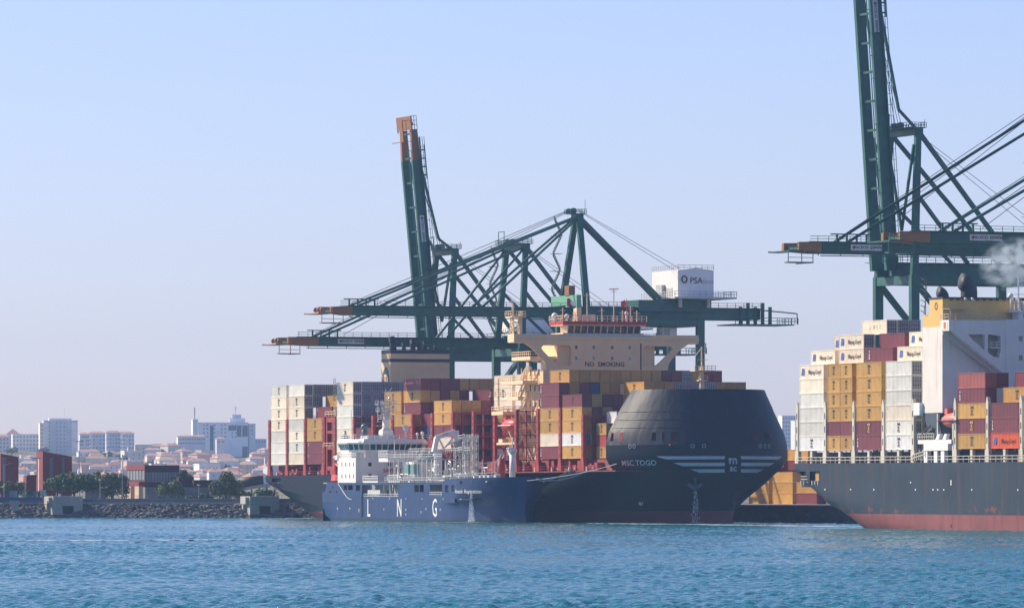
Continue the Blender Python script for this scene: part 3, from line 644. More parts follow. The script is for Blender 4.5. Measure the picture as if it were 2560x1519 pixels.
for side in (-1, 1):
    P = [[gst(x, gk(x)[i], side) for x in xs] for i in range(10)]
    hole = (lambda i, j: i == 6 and (.2 < (xs[j] + xs[j + 1]) / 2 < 3.6 or 5.8 < (xs[j] + xs[j + 1]) / 2 < 10.9)) if side < 0 else None
    if side > 0: P = [r[::-1] for r in P]
    m.grid(P, hole)
m.grid([[gst(-1.6, k, s) for s in (-1, 1)] for k in gk(-1.6)]); m.build('hull_plating', HULLR, grey, True)
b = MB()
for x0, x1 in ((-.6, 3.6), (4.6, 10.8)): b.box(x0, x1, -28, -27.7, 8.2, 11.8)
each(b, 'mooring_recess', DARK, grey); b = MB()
for x in (.8, 2.2, 6.4, 7.9, 9.4): b.tube((x, -28.6, 8.65), (x, -28.6, 9.5), .3, 8)
for z in (9.2, 9.8, 10.4): b.bar((-.2, -28.3, z), (3.2, -28.3, z), .1)
b.build('bollard', CREAMG, grey, kind='stuff'); b = MB(); b.box(7.6, 9.4, -28.5, -28.1, 9.4, 11.2); b.build('recess_hatch', CMAT['yellow'], grey)
b = MB()
for px in (2063, 2127, 2185, 2277, 2289, 2333, 2345, 2360, 2430, 2545):
    x = tpx(px, 11) - GT; b.box(x - .2, x + .2, -29.06, -29.0, 7.6 if px != 2277 else 9.0, 7.9 if px != 2277 else 9.3)
x = tpx(2378, 11) - GT; b.box(x - .2, x + .2, -29.06, -29, 8.6, 9.6); b.build('hull_mark', INKW, grey, kind='stuff')
b = MB(); b.box(x - .2, x + .25, -29.06, -29, 6, 6.6); b.box(x - .2, x + .25, -29.06, -29, .5, 1.1); each(b, 'pilot_port', DARK, grey)
b = MB(); b.box(-1.4, 260, -28.8, 28.8, 12.7, 12.96); b.build('main_deck', DECKRED, grey)
b = MB()
for x0, x1 in ((0, 55), (76, 260)): b.box(x0, x1, -26, 26, 12.96, 15.2)
each(b, 'hatch_coaming', DARK, grey)
GP = [-1.2, 12.9, 27, 41.3, 55.5, 75, 89.5, 104.4, 119]
for i, x in enumerate(GP):
    b = MB()
    for y in (-28.5,):
        b.box(x - .55, x + .55, y - .3, y + .3, 13, 24.2); b.prism([(x - .55, y - .3, 24.2), (x + .55, y - .3, 24.2), (x + .15, y - .3, 25.4), (x - .15, y - .3, 25.4)], (0, .6, 0)); b.box(x - .85, x + .85, y - .35, y + .35, 13, 15.4)
    o = b.build('lashing_bridge', CREAMG, grey); h_ = MB()
    for z in (16.5, 19.2, 21.9): h_.box(x - .16, x + .16, -28.84, -28.8, z, z + 1.2)
    h_.build('lightening_hole', DARK, o, kind='stuff'); c = MB()
    for r in range(1, 22): y = -28 + 2.52 * r; c.box(x - .15, x + .15, y - .12, y + .12, 13, 24)
    c.build('stanchion', CREAMG, o, kind='stuff')
b = MB()
for a, c in zip(GP[:-1], GP[1:]):
    if a != 55.5: b.box((a + c) / 2 - .5, (a + c) / 2 + .5, -28.7, -28.1, 13, 15.4)
each(b, 'stack_pillar', CREAMG, grey); b = MB(); b.rail([(-1, -28.85, 13), (130, -28.85, 13)], 1.2, .06, 2.4); b.build('handrail', CREAMG, grey)
G = [['WgggcH', 'ggggggH', 'gggggcc', 'gggggccH'] + ['gggggccc'] * 4,
     ['YmYYYY', 'ggggggHH', 'ggggggcc', 'gggggggcU'] + ['kkkkkkkkk'] * 6,
     ['TMYYYY', 'vmvvmmT', 'vmvmvmmm'] + ['vmvmmmmm'] * 5,
     ['WGEggg', 'kkkkkkH', 'kkkkkkkH'] + ['kkkkkkkk'] * 4, [''] * 8,
     ['YMYTl', 'mmmvm', 'mmmvn', 'mmvmv'] + ['vmvmv'] * 5, ['OTm', 'mmmY', 'mvmvm', 'mvmvv'] + ['vmvmv'] * 3, ['wcc', 'vmv'] + ['vmvm'] * 2]
for i, st in enumerate(G):
    if i == 4: continue
    nx = [len(q) for q in (G[i + 1] if i + 1 < len(G) else [])]
    xm = (GP[i] + GP[i + 1]) / 2 + .05
    place_bay(GM, xm, LB, 15.55, HC, st, nx, 57.4, 'rusty grey ship', ordinal(i + 1) + ' bay from stern', rmax={0: 3, 1: 5, 2: 2, 3: 3, 5: 4, 6: 2, 7: 1}[i],
              group='containers stacked on the rusty grey ship', halves={0: (-1, 1)} if i == 1 else None)
# deckhouse, bridge wing and funnel casing
b = MB(); b.box(59.7, 68.9, -28.6, 28.6, 22.6, 39.2); hs = b.build('deckhouse', HOUSEW, grey)
b = MB(); b.box(62.8, 68.9, -28.55, 16, 39.2, 44.6); b.box(59.75, 62.8, -28.5, 14, 39.2, 41.6); fc = b.build('funnel_casing', FUNY, hs)
b = MB(); b.box(62.6, 69.2, -28.7, 16, 44.6, 44.9)
for y in np.arange(-27, 16, 1.4): b.box(69, 69.3, y, y + .5, 44.3, 44.7)
b.build('coaming', DARK, fc); b = MB()
for y in (-24, -22.5, -14, -13, -9.6, -8.2, -6): b.ball((69.4, y, 44.5), .35, n=8, m=5)
each(b, 'floodlight', INKW, fc)
rr = [(65, -17.5 + 0 * k, 44.8) for k in range(1)]
def elbow(c, r, h, nm, ang0=0):
    rg = []
    for k in range(9):
        a = max(0, k - 3) / 5 * R(80); cx = c[1] - (0) ; cz = c[2] + min(k, 3) / 3 * h
        ox, oz = -(1 - math.cos(a)) * r * 1.2, math.sin(a) * r * 1.2
        rg.append([(c[0] + r * math.cos(t) , c[1] + ox + r * math.sin(t) * math.cos(a), cz + oz + r * math.sin(t) * math.sin(a)) for t in np.linspace(0, 2 * math.pi, 15)[:-1]])
    q = MB(); q.loft(rg); return q.build(nm, DARK, fc, True)
elbow((66, -21.6, 44.8), 1.65, 1.3, 'exhaust_pipe'); elbow((66, -27.0, 44.6), 1.1, .1, 'exhaust_pipe')
b = MB(); b.bar((61.5, -28.8, 41.6), (61.5, -28.8, 49), .12); b.bar((60.8, -28.8, 41.6), (62.4, -28.8, 48.5), .1)
for k in range(7): b.bar((61.4, -28.9, 42 + k * 1.05), (59.6, -28.9, 42.5 + k * 1.05), .12)
b.build('antenna_ladder', DARK, fc)
put('emblem', text_mesh('O', 2.2, INK, .02, -.02, .8), fc, frame((66, -28.6, 43.1), (1, 0, 0), (0, 0, 1)))
b = MB(); b.box(68.9, 72.8, -29, -17, 38.3, 40.4); wg = b.build('bridge_wing', HOUSEW, hs)
b = MB(); b.box(69.4, 72.2, -29.05, -29.0, 38.6, 40.2); b.build('wing_end', WHITE, wg); b = MB(); b.box(70.4, 71.5, -29.08, -29.05, 38.75, 40.0); b.build('house_flag', mat('patch_orange', (.75, .18, .02), .5), wg)
ringplate([(-28.4, 38.4), (-24.5, 35.4), (-20.5, 32.4), (-17.2, 30), (-16.9, 30), (-16.9, 34), (-16.9, 38.35), (-21, 38.35)], [(-24.9, 37.6), (-24, 36.6), (-21.8, 34.9), (-19.6, 33.4), (-18.4, 33.2), (-18.0, 34.4), (-18.0, 37.4), (-20.8, 37.7)], 71.4, 72.75, 'wing_bracket', hs, HOUSEW)
b = MB(); b.box(71.6, 72.7, -21.4, -20.7, 33.4, 38.2); b.box(68.9, 72.7, -19.8, -16.5, 31.8, 32.0); b.box(68.9, 72.7, -20, -16, 35, 35.2); b.rail([(72.6, -20, 35.2), (72.6, -16.5, 35.2)], 1, .05, 1); b.rail([(72.6, -20, 32), (72.6, -16.5, 32)], 1, .05, 1); b.build('balcony', HOUSEW, hs)
b = MB(); b.bar((69, -28.3, 38.2), (70.5, -17, 30), .5, 1.2); b.build('brace', HOUSEW, hs)
b = MB(); b.box(68.9, 72.85, -17, 17, 20, 40.6); wh2 = b.build('wheelhouse', HOUSEW, hs)
for y in (-13.8, -9.0): 
    for z in (33.2, 36.9): b = MB(); b.box(72.86, 72.92, y - .35, y + .35, z - .5, z + .5); b.build('window', PANE, wh2)
b = MB(); b.box(69.5, 72.5, -14, 12, 40.6, 42); b.build('upper_bridge', WHITE, wh2); b = MB()
for y in (-13, -11.6, -10.2): b.box(72.52, 72.58, y, y + 1, 40.9, 41.7)
b.build('pane', PANE, wh2); b = MB(); b.box(69.2, 73.2, -15.4, 12, 42, 42.3); b.rail([(73, -15.2, 42.3), (73, 12, 42.3)], 1.2, .06, 1.2); b.tube((71, -13.4, 42.3), (71, -13.4, 49), .18, 6)
for z in (44, 45.5, 47): b.bar((71, -14.4, z), (71, -12, z), .12)
b.box(70, 72, -12, -9.5, 42.3, 44.2); b.build('radar_mast', WHITE, wh2)
for y in (-15.3, -11.5): b = MB(); b.ball((71.5, y, 45.2), .55, n=10, m=6); b.tube((71.5, y, 42.3), (71.5, y, 44.8), .15, 6); b.build('satellite_dome', WHITE, wh2, True)
b = MB(); b.rail([(69, -29, 40.4), (72.7, -29, 40.4), (72.7, -17, 40.4)], 1.1, .05, 1.5); b.bar((69.2, -28.6, 40.4), (69.2, -28.6, 42.4), .1); b.bar((72.5, -28.6, 40.4), (72.5, -28.6, 42.6), .1); b.box(69, 72.8, -28.9, -24, 42.5, 42.6); b.build('awning_frame', STEEL, wg)
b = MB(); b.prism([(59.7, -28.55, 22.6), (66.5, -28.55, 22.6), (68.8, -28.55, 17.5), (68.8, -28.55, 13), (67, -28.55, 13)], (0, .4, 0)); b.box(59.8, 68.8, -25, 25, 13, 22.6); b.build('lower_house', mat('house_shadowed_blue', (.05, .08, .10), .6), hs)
b = MB(); b.box(57.2, 60.0, -29.4, -27.2, 22.2, 24.6); b.build('locker', WHITE, hs)
lb = thing('lifeboat', 'pink red lifeboat stowed below the white deckhouse of the rusty grey ship', 'lifeboat', GM @ Matrix.Translation((72.0, -27.6, 19.6)))
b = MB(); b.loft(rg_); b.build('hull', mat('lifeboat_faded', (.62, .15, .12), .5, var=.1, rnd=0), lb, True); b = MB(); b.box(-3, -1.5, -.7, .7, 2.7, 3.8); b.build('cockpit', MATS['lifeboat_faded'], lb)
b = MB(); b.box(-4.2, 4.1, -1.66, 1.66, 1.35, 1.5); b.build('fender_strip', DARK, lb)
rbt = thing('rescue_boat', 'small black covered rescue boat hanging beside the pink lifeboat', 'boat', GM @ Matrix.Translation((63.2, -28.2, 18.0)) @ Matrix.Rotation(R(-18), 4, 'Y'))
b = MB(); b.loft([[(x * .75, w * .75 * math.cos(a), .8 + .6 * math.sin(a) * (1 if abs(x) < 4 else .4)) for a in np.linspace(0, 6.283, 11)[:-1]] for x, w in ((-4, .3), (-2.6, 1.1), (0, 1.4), (2.6, 1.2), (4, .3))]); b.build('hull', DARK, rbt, True)
b = MB(); b.rail([(-2, -1, 1.2), (2, -1, 1.2)], .5, .06, .8); b.build('grab_rail', DARK, rbt)
b = MB(); b.box(58.6, 74, -29.1, -26, 16.6, 17.4); b.box(61.3, 72.5, -29.12, -26.2, 15.3, 16.6)
for x in (67.8, 71): b.prism([(x - 1, -29.15, 17.4), (x + .6, -29.15, 17.4), (x + 1.1, -29.15, 18.5), (x, -29.15, 18.5)], (0, .7, 0))
for x in (62, 66.6, 69.8): b.box(x - .8, x + .8, -29, -28.2, 13, 15.2)
b.build('lifeboat_platform', WHITE, hs); b = MB(); b.rail([(56, -29, 13.2), (62, -29, 14)], 1.3, .08, 1); b.rail([(58.6, -29.1, 17.4), (66, -29.1, 17.4)], 1.2, .07, 1)
for x in (67, 74): b.bar((x, -28.6, 13), (x, -28.6, 22.4), .4)
each(b, 'davit', CREAMG, hs)
# ------------------------------------------------------------------ blue gas bunkering vessel alongside
LT = -59.0; LMx = qframe(LT, 12.5, 0)
lng = thing('gas_tanker', 'blue gas tanker with white bridge and big white letters, alongside the black bowed ship', 'ship', LMx)
BLUE = mat('hull_blue', (.0008, .034, .118), .45, var=.24, scale=.25, streak=.6, streak_col=(.02, .055, .12), rnd=0, bump=.35, zline=(.7, (.006, .016, .03)))
LW = mat('tanker_white', (.80, .78, .73), .45, var=.05, scale=.4, streak=.1, rnd=0); PIPE = mat('pipe_grey', (.55, .56, .54), .45, .2, var=.2, scale=1, rnd=0); TEAL = mat('unit_teal', (.12, .28, .28), .5)
lx = lambda px: tpx(px, 22) - LT
lxy = lambda px, y: tpx(px, 12.5 - y) - LT
lzz = lambda py, px: Z(py, Q(tpx(px, 22), 22).y)
ltop = lambda x: lerp_tab([(-55.6, 6.9), (-53.6, 6.9), (-52.2, 9.1), (28, 9.2), (30, 10.0), (56, 10.4)], x)
wins = [(831, 833.5, 1213, 1221), (859, 868, 1212, 1223.5), (870, 881.5, 1212, 1223.5), (890, 900, 1212, 1226), (905, 996, 1211.5, 1240), (1036, 1047, 1211, 1229), (1049, 1059, 1211, 1229), (1075, 1105, 1210.5, 1231), (1112, 1121, 1212, 1229), (1128.5, 1135, 1212, 1228)]
wl = [(lx(a), lx(c), lzz(e, a), lzz(d, a)) for a, c, d, e in wins]
xb = sorted(set([-55.6, -53.6, -52.2, 28, 30, 36] + [round(v, 3) for w_ in wl for v in w_[:2]] + list(np.arange(-50, 35, 6.0))))
zb_ = sorted(set([-1, 0, 1, 3, 4.5] + [round(v, 3) for w_ in wl for v in w_[2:]]))
m = MB(); zb2 = [z for z in zb_ if z < 9.0] + [9.05]
def sidept(x, z, side):
    w = max(0, (-44 - x) / 11.6); cut = max(0, 2.6 * w - z) if z < 3 else 0
    zz = min(z, ltop(x)) if z < 9 else ltop(x); zz = max(zz, -1 + 2.6 * w ** 1.5)
    return Vector((x, side * (9.5 - .8 * w * max(0, 1 - max(z, 0) / 4)), zz))
for side in (-1, 1):
    P = [[sidept(x, z, side) for x in xb] for z in zb2]
    def hole(i, j):
        cx, cz = (xb[j] + xb[j + 1]) / 2, (zb2[i] + zb2[i + 1]) / 2
        return (cz < 4.5 and cx > 28) or any(a < cx < b_ and c < cz < d for a, b_, c, d in wl)
    if side > 0: P = [r[::-1] for r in P]
    m.grid(P, hole)
m.grid([[Vector((-55.6, s * 9.3, z)) for s in (-1, 1)] for z in (-1, 6.9)]); m.build('side_plating', BLUE, lng)
m = MB(); us = ubow(26)
def lbow(z, u, side):
    xf = 56 + .12 * max(0, z - 6); L = 20 + .12 * max(0, z - 6) + 8 * min(1, max(0, 6 - z) / 1.5); q = 1.0 + .95 * max(0, min(1, (z - 1) / 9)) ** 1.3; x = xf - L * u
    return Vector((x, side * 9.5 * (1 - (1 - u) ** 1.9) ** (1 / q), z))
zr = [-1, 0, 1.5, 3, 4.5, 6, 7.5, 9, 10]
for side in (-1, 1):
    P = []
    for z in zr:
        r = [lbow(z, u, side) for u in us]; P.append(r[::-1] if side < 0 else r)
    P.append([Vector((p.x, p.y, ltop(p.x))) for p in P[-1]])
    m.grid(P)
m.build('bow_plating', BLUE, lng, True)
b = MB(); b.box(-55, 46, -9.2, 9.2, 5.2, 5.4); b.build('main_deck', DARK, lng); b = MB(); b.box(21, 50, -7, 7, 9.2, 9.5); b.build('forecastle_deck', STEEL, lng)
b = MB(); b.box(-53, 30, -6.4, -6.0, 5.4, 9); b.build('inner_bulkhead', mat('bulkhead_grey', (.30, .32, .33), .6), lng)
b = MB(); b.box(-55.4, -32.5, -9.3, 9.3, 8.9, 9.12); b.box(-14, 28, -9.3, 9.3, 8.85, 9.1); b.build('upper_deck', STEEL, lng)
LET = mat('hull_letter_white', (.82, .80, .74), .5, var=.05, rnd=0)
for ch, px, sx in (('L', 922, .8), ('N', 998.5, .78), ('G', 1087, .78)):
    put('hull_letter', text_mesh(ch, 5.9, LET, .02, .03, sx), lng, frame((lx(px), -9.53, lzz(1271, px)), (1, 0, 0), (0, 0, 1)))
def lwrap(txt, size, px, z, m_, nm):
    me = text_mesh(txt, size, m_, .02, .0, 1.2); x0 = lx(px)
    for v in me.vertices:
        x = x0 + v.co.x; u = min(1, max(0, (56 + .12 * max(0, z - 6) - x) / (20 + .12 * max(0, z - 6) + 8 * min(1, max(0, 6 - z) / 1.5)))); p = lbow(z + v.co.y, u, -1); v.co = Vector((x, p.y - .1 - v.co.z, z + v.co.y))
    put(nm, me, lng)
lwrap('Avenir Aspiration', 1.3, 1160, 7.1, LET, 'ship_name')
b = MB()
for px, py in ((898, 1272), (898, 1276), (1015, 1272), (1015, 1284), (1053, 1278), (1101, 1272), (1065, 1270), (844, 1269), (875, 1269), (960, 1271)):
    x, z = lx(px), lzz(py, px); b.box(x - .35, x + .35, -9.56, -9.5, z - .06, z + .06); b.box(x - .06, x + .06, -9.565, -9.5, z - .45, z + .1)
for px in (932, 974, 1015, 1055, 1108, 1152): x = lx(px); b.box(x - .2, x + .2, -9.56, -9.5, 5.3, 5.5)
b.build('hull_mark', LET, lng, kind='stuff')
b = MB(); x = lx(906)
for k in range(8): b.bar((x - .35, -9.62, 1.4 + k * .55), (x + .35, -9.62, 1.4 + k * .55), .1)
b.bar((x - .35, -9.62, 1), (x - .35, -9.62, 6), .1); b.bar((x + .35, -9.62, 1), (x + .35, -9.62, 6), .1); b.build('pilot_ladder', DARK, lng)
b = MB()
for px in (823, 826, 841, 1147, 1150, 1177, 1180): x = lx(px); z = 7 if px < 900 else 9.3; b.box(x - .3, x + .3, -9.62, -9.5, z - .25, z + .25)
b.build('fairlead', DARK, lng, kind='stuff')
# deckhouse: lit side face, wide wheelhouse with window band, mast and domes
X0, X1 = lx(843), lx(888)
b = MB(); b.box(X0, X1, -9.35, 9.35, 9.12, 15.0); b.box(X0 + 2, X1 - 3.4, -9.3, 9.3, 15, 16.4); b.box(X0 + 2.2, X1, -6.8, 9.2, 15, 16.6); dh = b.build('deckhouse', LW, lng)
for x in np.linspace(X0 + 3, X1 - 1.6, 4):
    for z in (10.2, 13): b = MB(); b.box(x - .18, x + .18, -9.39, -9.34, z, z + .9); b.build('window', DARK, dh)
for y in (-5.8, -.9, 3.2, 6.8):
    for z in (10.3, 13): b = MB(); b.box(X1, X1 + .04, y - .4, y + .4, z, z + .9); b.build('window', DARK, dh)
put('sign_lettering', text_mesh('SAFETY  FIRST', 1.25, INKR, .02, .02, 1.15), dh, frame((X1 + .05, 2.0, 12.0), (0, 1, 0), (0, 0, 1)))
def wh_ring(z, g): return [(X0 + 1.2 - g, -9.6 - g, z), (X1 - 4 + g, -9.9 - g, z), (X1 + .2 + g, -7.4 - g * .6, z), (X1 + 1.0 + g, 0, z), (X1 + .2 + g, 7.4 + g * .6, z), (X1 - 4 + g, 9.9 + g, z), (X0 + 1.2 - g, 9.6 + g, z)]
b = MB(); b.loft([wh_ring(16.3, -.55), wh_ring(16.9, -.45)]); b.loft([wh_ring(18.25, .15), wh_ring(18.6, .35), wh_ring(19.5, -.2)]); whl = b.build('wheelhouse', LW, dh)
lo, hi = wh_ring(16.9, -.5), wh_ring(18.3, .05)
for k in range(6):
    n = (5, 3, 5, 5, 3, 5)[k]
    for i in range(n):
        f0, f1 = (i + .07) / n, (i + .93) / n; q = [Vector(lo[k]).lerp(Vector(lo[k + 1]), f) for f in (f0, f1)] + [Vector(hi[k]).lerp(Vector(hi[k + 1]), f) for f in (f1, f0)]
        g = MB(); g.prism(q, (-.04, .02, 0)); g.build('pane', glass('bridge_glass', (.03, .10, .085)), whl)
b = MB()
for k in range(6):
    n = (5, 3, 5, 5, 3, 5)[k]
    for i in range(n + 1): b.bar(Vector(lo[k]).lerp(Vector(lo[k + 1]), i / n), Vector(hi[k]).lerp(Vector(hi[k + 1]), i / n), .2)
each(b, 'mullion', LW, whl); b = MB(); b.loft([wh_ring(16.9, -1.3), wh_ring(18.3, -.9)]); b.build('bridge_interior', mat('interior_dark', (.10, .12, .11), .8), whl)
b = MB(); b.rail([(X0 + 1, -9.5, 19.5), (X1, -9.3, 19.5), (X1 + .5, 0, 19.5), (X1, 9.3, 19.5)], 1.0, .045, 1.5); b.rail([(X1 + .1, -9.3, 15), (X1 + .1, 9, 15)], 1.1, .05, 1.2); b.rail([(X0 + 2.5, -9.3, 15), (X1, -9.3, 15), (X1, -7, 15)], 1.1, .05, 1.2); b.build('handrail', LW, dh)
XM = X0 + 8; b = MB(); b.loft([[(XM + sx * 1.6 * k, sy * 1.5 * k, z) for sx, sy in ((-1, -1), (1, -1), (1, 1), (-1, 1))] for k, z in ((1, 19.5), (.85, 21.6), (.45, 22), (.36, 26))]); ms = b.build('mast', LW, dh)
b = MB(); b.lattice((XM, 0, 25.2), (XM, 0, 28.6), 1.4, .1, .8)
for z, r in ((24.2, 1.7), (26, 2.2), (27.6, 2.4)): b.box(XM - .8, XM + .8, -r, r, z, z + .14); b.rail([(XM + .8, -r, z), (XM + .8, r, z)], 1, .06, .8); b.rail([(XM - .8, -r, z), (XM - .8, r, z)], 1, .06, .8)
for z in (22.6, 23.6): b.box(XM - .3, XM + .3, -2.2, -.4, z, z + .12)
b.tube((XM, 0, 28.6), (XM, 0, 31.4), .12, 6); b.bar((XM, -1.2, 30.6), (XM, .6, 30.8), .1); b.bar((XM, .2, 30.2), (XM, 1.5, 31.6), .1); b.bar((XM, -.5, 29.8), (XM, 1, 29.8), .1); b.ball((XM, .9, 29.2), .35, n=8, m=5); b.bar((XM, -2, 23.6), (XM, -2, 28), .16); b.build('radar_platform', PIPE, ms)
for (x, y, z, r, mm) in ((X0 + 4.6, -4.2, 22.3, .95, mat('dome_grey', (.10, .13, .15), .4)), (X1 - .5, 3.4, 22.1, .72, LW), (X1 - 2, 8.2, 20.9, .4, LW), (X1 - 2, 6.9, 20.7, .35, LW)):
    b = MB(); b.ball((x, y, z), r, n=14, m=9); b.tube((x, y, 19.5), (x, y, z), r * (.78 if r > .9 else .3), 12); b.build('satellite_dome', mm, dh, True)
b = MB(); b.tube((X0 + 3, -7, 19.5), (X0 + 3, -7, 26.6), .06, 5); b.build('whip_antenna', PIPE, dh); b = MB(); b.box(X0 + 1.5, X0 + 3.6, -9.2, -7.6, 19.5, 20.4); b.ball((X0 + 2.4, -8.4, 20.7), .5, n=8, m=5); b.box(X0 + 5, X0 + 10, -5.4, 2, 19.5, 20.3); b.build('vent_box', STEEL, dh)
b = MB(); b.loft([[(X0 - 3 + x, y, z) for y, z in ((-8.6 - w, 9.6), (-8.6 + w, 9.6), (-8.6 + w * .8, 11.0), (-8.6 - w * .8, 11.0))] for x, w in ((-2.4, .3), (-1.6, .9), (1.4, .9), (2.4, .4))]); b.build('rescue_boat', mat('rescue_orange', (.65, .07, .04), .5), lng)
b = MB(); b.path([(X0 - 4.2, -8.4, 9.1), (X0 - 4.4, -8.6, 12.6), (X0 - 3, -8.8, 13.6), (X0 - 1.2, -8.8, 13)], .2, 6); b.build('boat_davit', mat('rescue_orange', (.65, .07, .04), .5), lng)
b = MB(); b.box(X0 - 1.6, X0 + .3, -9.6, -8.6, 14.6, 15.6); b.bar((X0 - 2.4, -9.6, 15.2), (X0, -9.4, 15.6), .3); b.build('searchlight_sponson', LW, dh)
b = MB(); b.path([(X0 + .4, -9.45, 9)] + [(X0 + .4 + 10.5 * f, -9.7, 9 - 4 * math.sin(f * 1.9) ** 1 * f ** .4) for f in np.linspace(.1, 1, 10)], .05, 4); b.build('hose_line', LET, lng)
# open gallery amidships
b = MB(); x0, x1 = lx(908), lx(995); b.rail([(x0, -9.3, 5.4), (x1, -9.3, 5.4)], 1.1, .06, 1.2)
for i, x in enumerate(np.linspace(lx(945), x1 - 1, 9)): b.tube((x, -8 + (i % 3), 5.4), (x, -8 + (i % 3), 8.4 + (i % 2)), .16 + .1 * (i % 2), 6)
b.box(lx(914), lx(945), -9, -7.4, 6.0, 7.4); b.box(lx(912), lx(947), -9.1, -7.2, 5.6, 5.9); b.tube((lx(924), -8, 7.4), (lx(924), -8, 9), .3, 8); b.build('gallery_fitting', PIPE, lng, kind='stuff')
b = MB(); b.rail([(lx(1075), -9.52, lzz(1240, 1075)), (lx(1105), -9.52, lzz(1240, 1105))], 1.0, .06, .9); b.build('handrail', PIPE, lng)
# midship platform, control cabins, pipe racks
px_, y_ = lx(978), -4.6
b = MB(); b.box(X1 + 14, X1 + 20.5, -8.6, -1.5, 14.0, 14.9); b.bar((X1 + 15, -4, 9.2), (X1 + 15, -4, 14), .5); b.bar((X1 + 20, -3, 9.2), (X1 + 20, -3, 14), .5); b.bar((X1 + 14, -1.5, 14), (X1 + 26, 5, 9.2), .5); mp = b.build('manifold_platform', LW, lng)
b = MB(); b.rail([(X1 + 14, -8.6, 14.9), (X1 + 20.5, -8.6, 14.9), (X1 + 20.5, -1.5, 14.9)], 1.7, .06, 1.0, bars=(1, .6, .3)); b.tube((X1 + 15, -5, 15), (X1 + 15, -5, 19), .08, 5); b.build('platform_rail', LW, mp)
b = MB(); b.box(X1 + 4.5, X1 + 15, -9.2, -4, 9.1, 9.5); b.rail([(X1 + 4.5, -9.2, 9.5), (X1 + 15, -9.2, 9.5)], 1.2, .06, 1); b.box(X1 + 22, X1 + 30, -9.2, -5, 9.2, 9.7); b.rail([(X1 + 22, -9.2, 9.7), (X1 + 30, -9.2, 9.7)], 1.2, .06, 1); b.box(X1 + 20, X1 + 27, -4.5, 1, 9.2, 14); b.build('deck_cabin', LW, lng)
b = MB(); b.rail([(X1 + 6, 2, 9.2), (X1 + 20, 8, 9.2)], 1, .06, 1)
for k in range(3): b.ball((X1 + 20, -.8 + 1.6 * k, 15.9), .75, n=10, m=6)
b.box(X1 + 15, X1 + 26, -1, 6, 14.2, 14.8); each(b, 'valve_unit', TEAL, lng, True)
rg = random.Random(11); ru = rg.uniform
b = MB()
for i in range(150):     # pipework between the deckhouse and the bow
    x = ru(X1 + 19, 27); y = ru(-8.6, 6); z = 9.2 + ru(0, 4.6) * (1 - .4 * rg.random())
    k = i % 4
    if k == 0: b.tube((x, y, 9.1), (x, y, z + 1.6), ru(.07, .2), 6)
    elif k == 1: b.tube((x, y, z), (x + ru(1.5, 7), y, z), ru(.09, .22), 6)
    elif k == 2: b.tube((x, y, z), (x, y + ru(1, 4), z), ru(.09, .2), 6)
    else: b.path([(x, y, 9.2), (x, y, z), (x + ru(.6, 1.4), y, z + .5), (x + ru(1.5, 2.4), y, z), (x + 2.4, y, 9.2)], ru(.08, .16), 6)
for x in np.arange(X1 + 22, 26, 3.2):
    b.bar((x, -8.8, 9.1), (x, -8.8, 14.6), .16); b.bar((x, -3, 9.1), (x, -3, 14.6), .16); b.bar((x, -8.8, 14.5), (x, -3, 14.5), .16)
b.rail([(X1 + 20, -8.9, 14.6), (26, -8.9, 14.6)], 1.1, .055, 1.3); b.rail([(X1 + 20, -9.3, 9.2), (28, -9.3, 9.2)], 1.1, .055, 1.3); b.rail([(X1 + 18, -2.5, 16), (27, -2.5, 16)], 1.1, .055, 1.3)
b.bar((X1 + 21, -5, 9.5), (X1 + 27.5, -2, 16.6), .6, .15); b.rail([(X1 + 21, -5, 9.5), (X1 + 27.5, -2, 16.6)], 1, .05, .8); b.build('pipework', PIPE, lng, kind='stuff')
for x in (X1 + 34, X1 + 30): b = MB(); b.box(x, x + 2.5, -8, -6.6, 11, 13.4); b.build('control_unit', TEAL, lng)
# hose crane with folded jib
cx = lxy(1098, -3); b = MB(); b.tube((cx, -3.4, 9), (cx, -3.4, 15.4), .9, 12); b.tube((cx, -3.4, 15.4), (cx, -3.4, 16.6), 1.1, 12, .8); cr = b.build('crane_pedestal', LW, lng)
b = MB(); b.bar((cx, -4.3, 16.2), (cx, -3.6, 19.6), 1.1, 1.0); b.bar((cx, -3.8, 19.5), (cx + 1, .6, 21.0), 1.2, 1.0); b.bar((cx + 1, .8, 21.2), (cx + 1, .9, 18.6), 1.1, .9); b.bar((cx, -3.0, 19.2), (cx + .4, -2.0, 17), .4); b.bar((cx + .4, -2.0, 17), (cx + 1, .4, 19.8), .45); b.bar((cx + .6, .6, 18.7), (cx + .4, -1.2, 17.9), .5); b.build('crane_jib', LW, cr)
put('crane_lettering', text_mesh('AVENIR', .6, INKR, .01), cr, frame((cx + 1.2, -1.6, 20.4), (0, 1, .33), (0, -.33, 1)))
b = MB(); b.lattice((cx + 1, 1.2, 9), (cx + 1, 1.2, 17.8), 1.3, .14, 1.6); b.box(cx, cx + 2, .4, 2, 17.8, 18.5); b.build('jib_rest', STEEL, cr)
# lattice vent towers
for px, y in ((1166, -1.5), (1187, 1.5)):
    b = MB(); x = lxy(px, y); b.lattice((x, y, 9.2), (x, y, 20.2), 1.25, .12, 1.7); b.tube((x, y, 9.2), (x, y, 19.8), .22, 8); b.rail([(x - 2, y - 1.3, 18.8), (x + 1, y - 1.3, 18.8)], 1.2, .05, .9); b.rail([(x - 2, y - 1.3, 16.2), (x + 1, y - 1.3, 16.2)], 1.1, .05, .9); b.build('vent_tower', PIPE, lng)
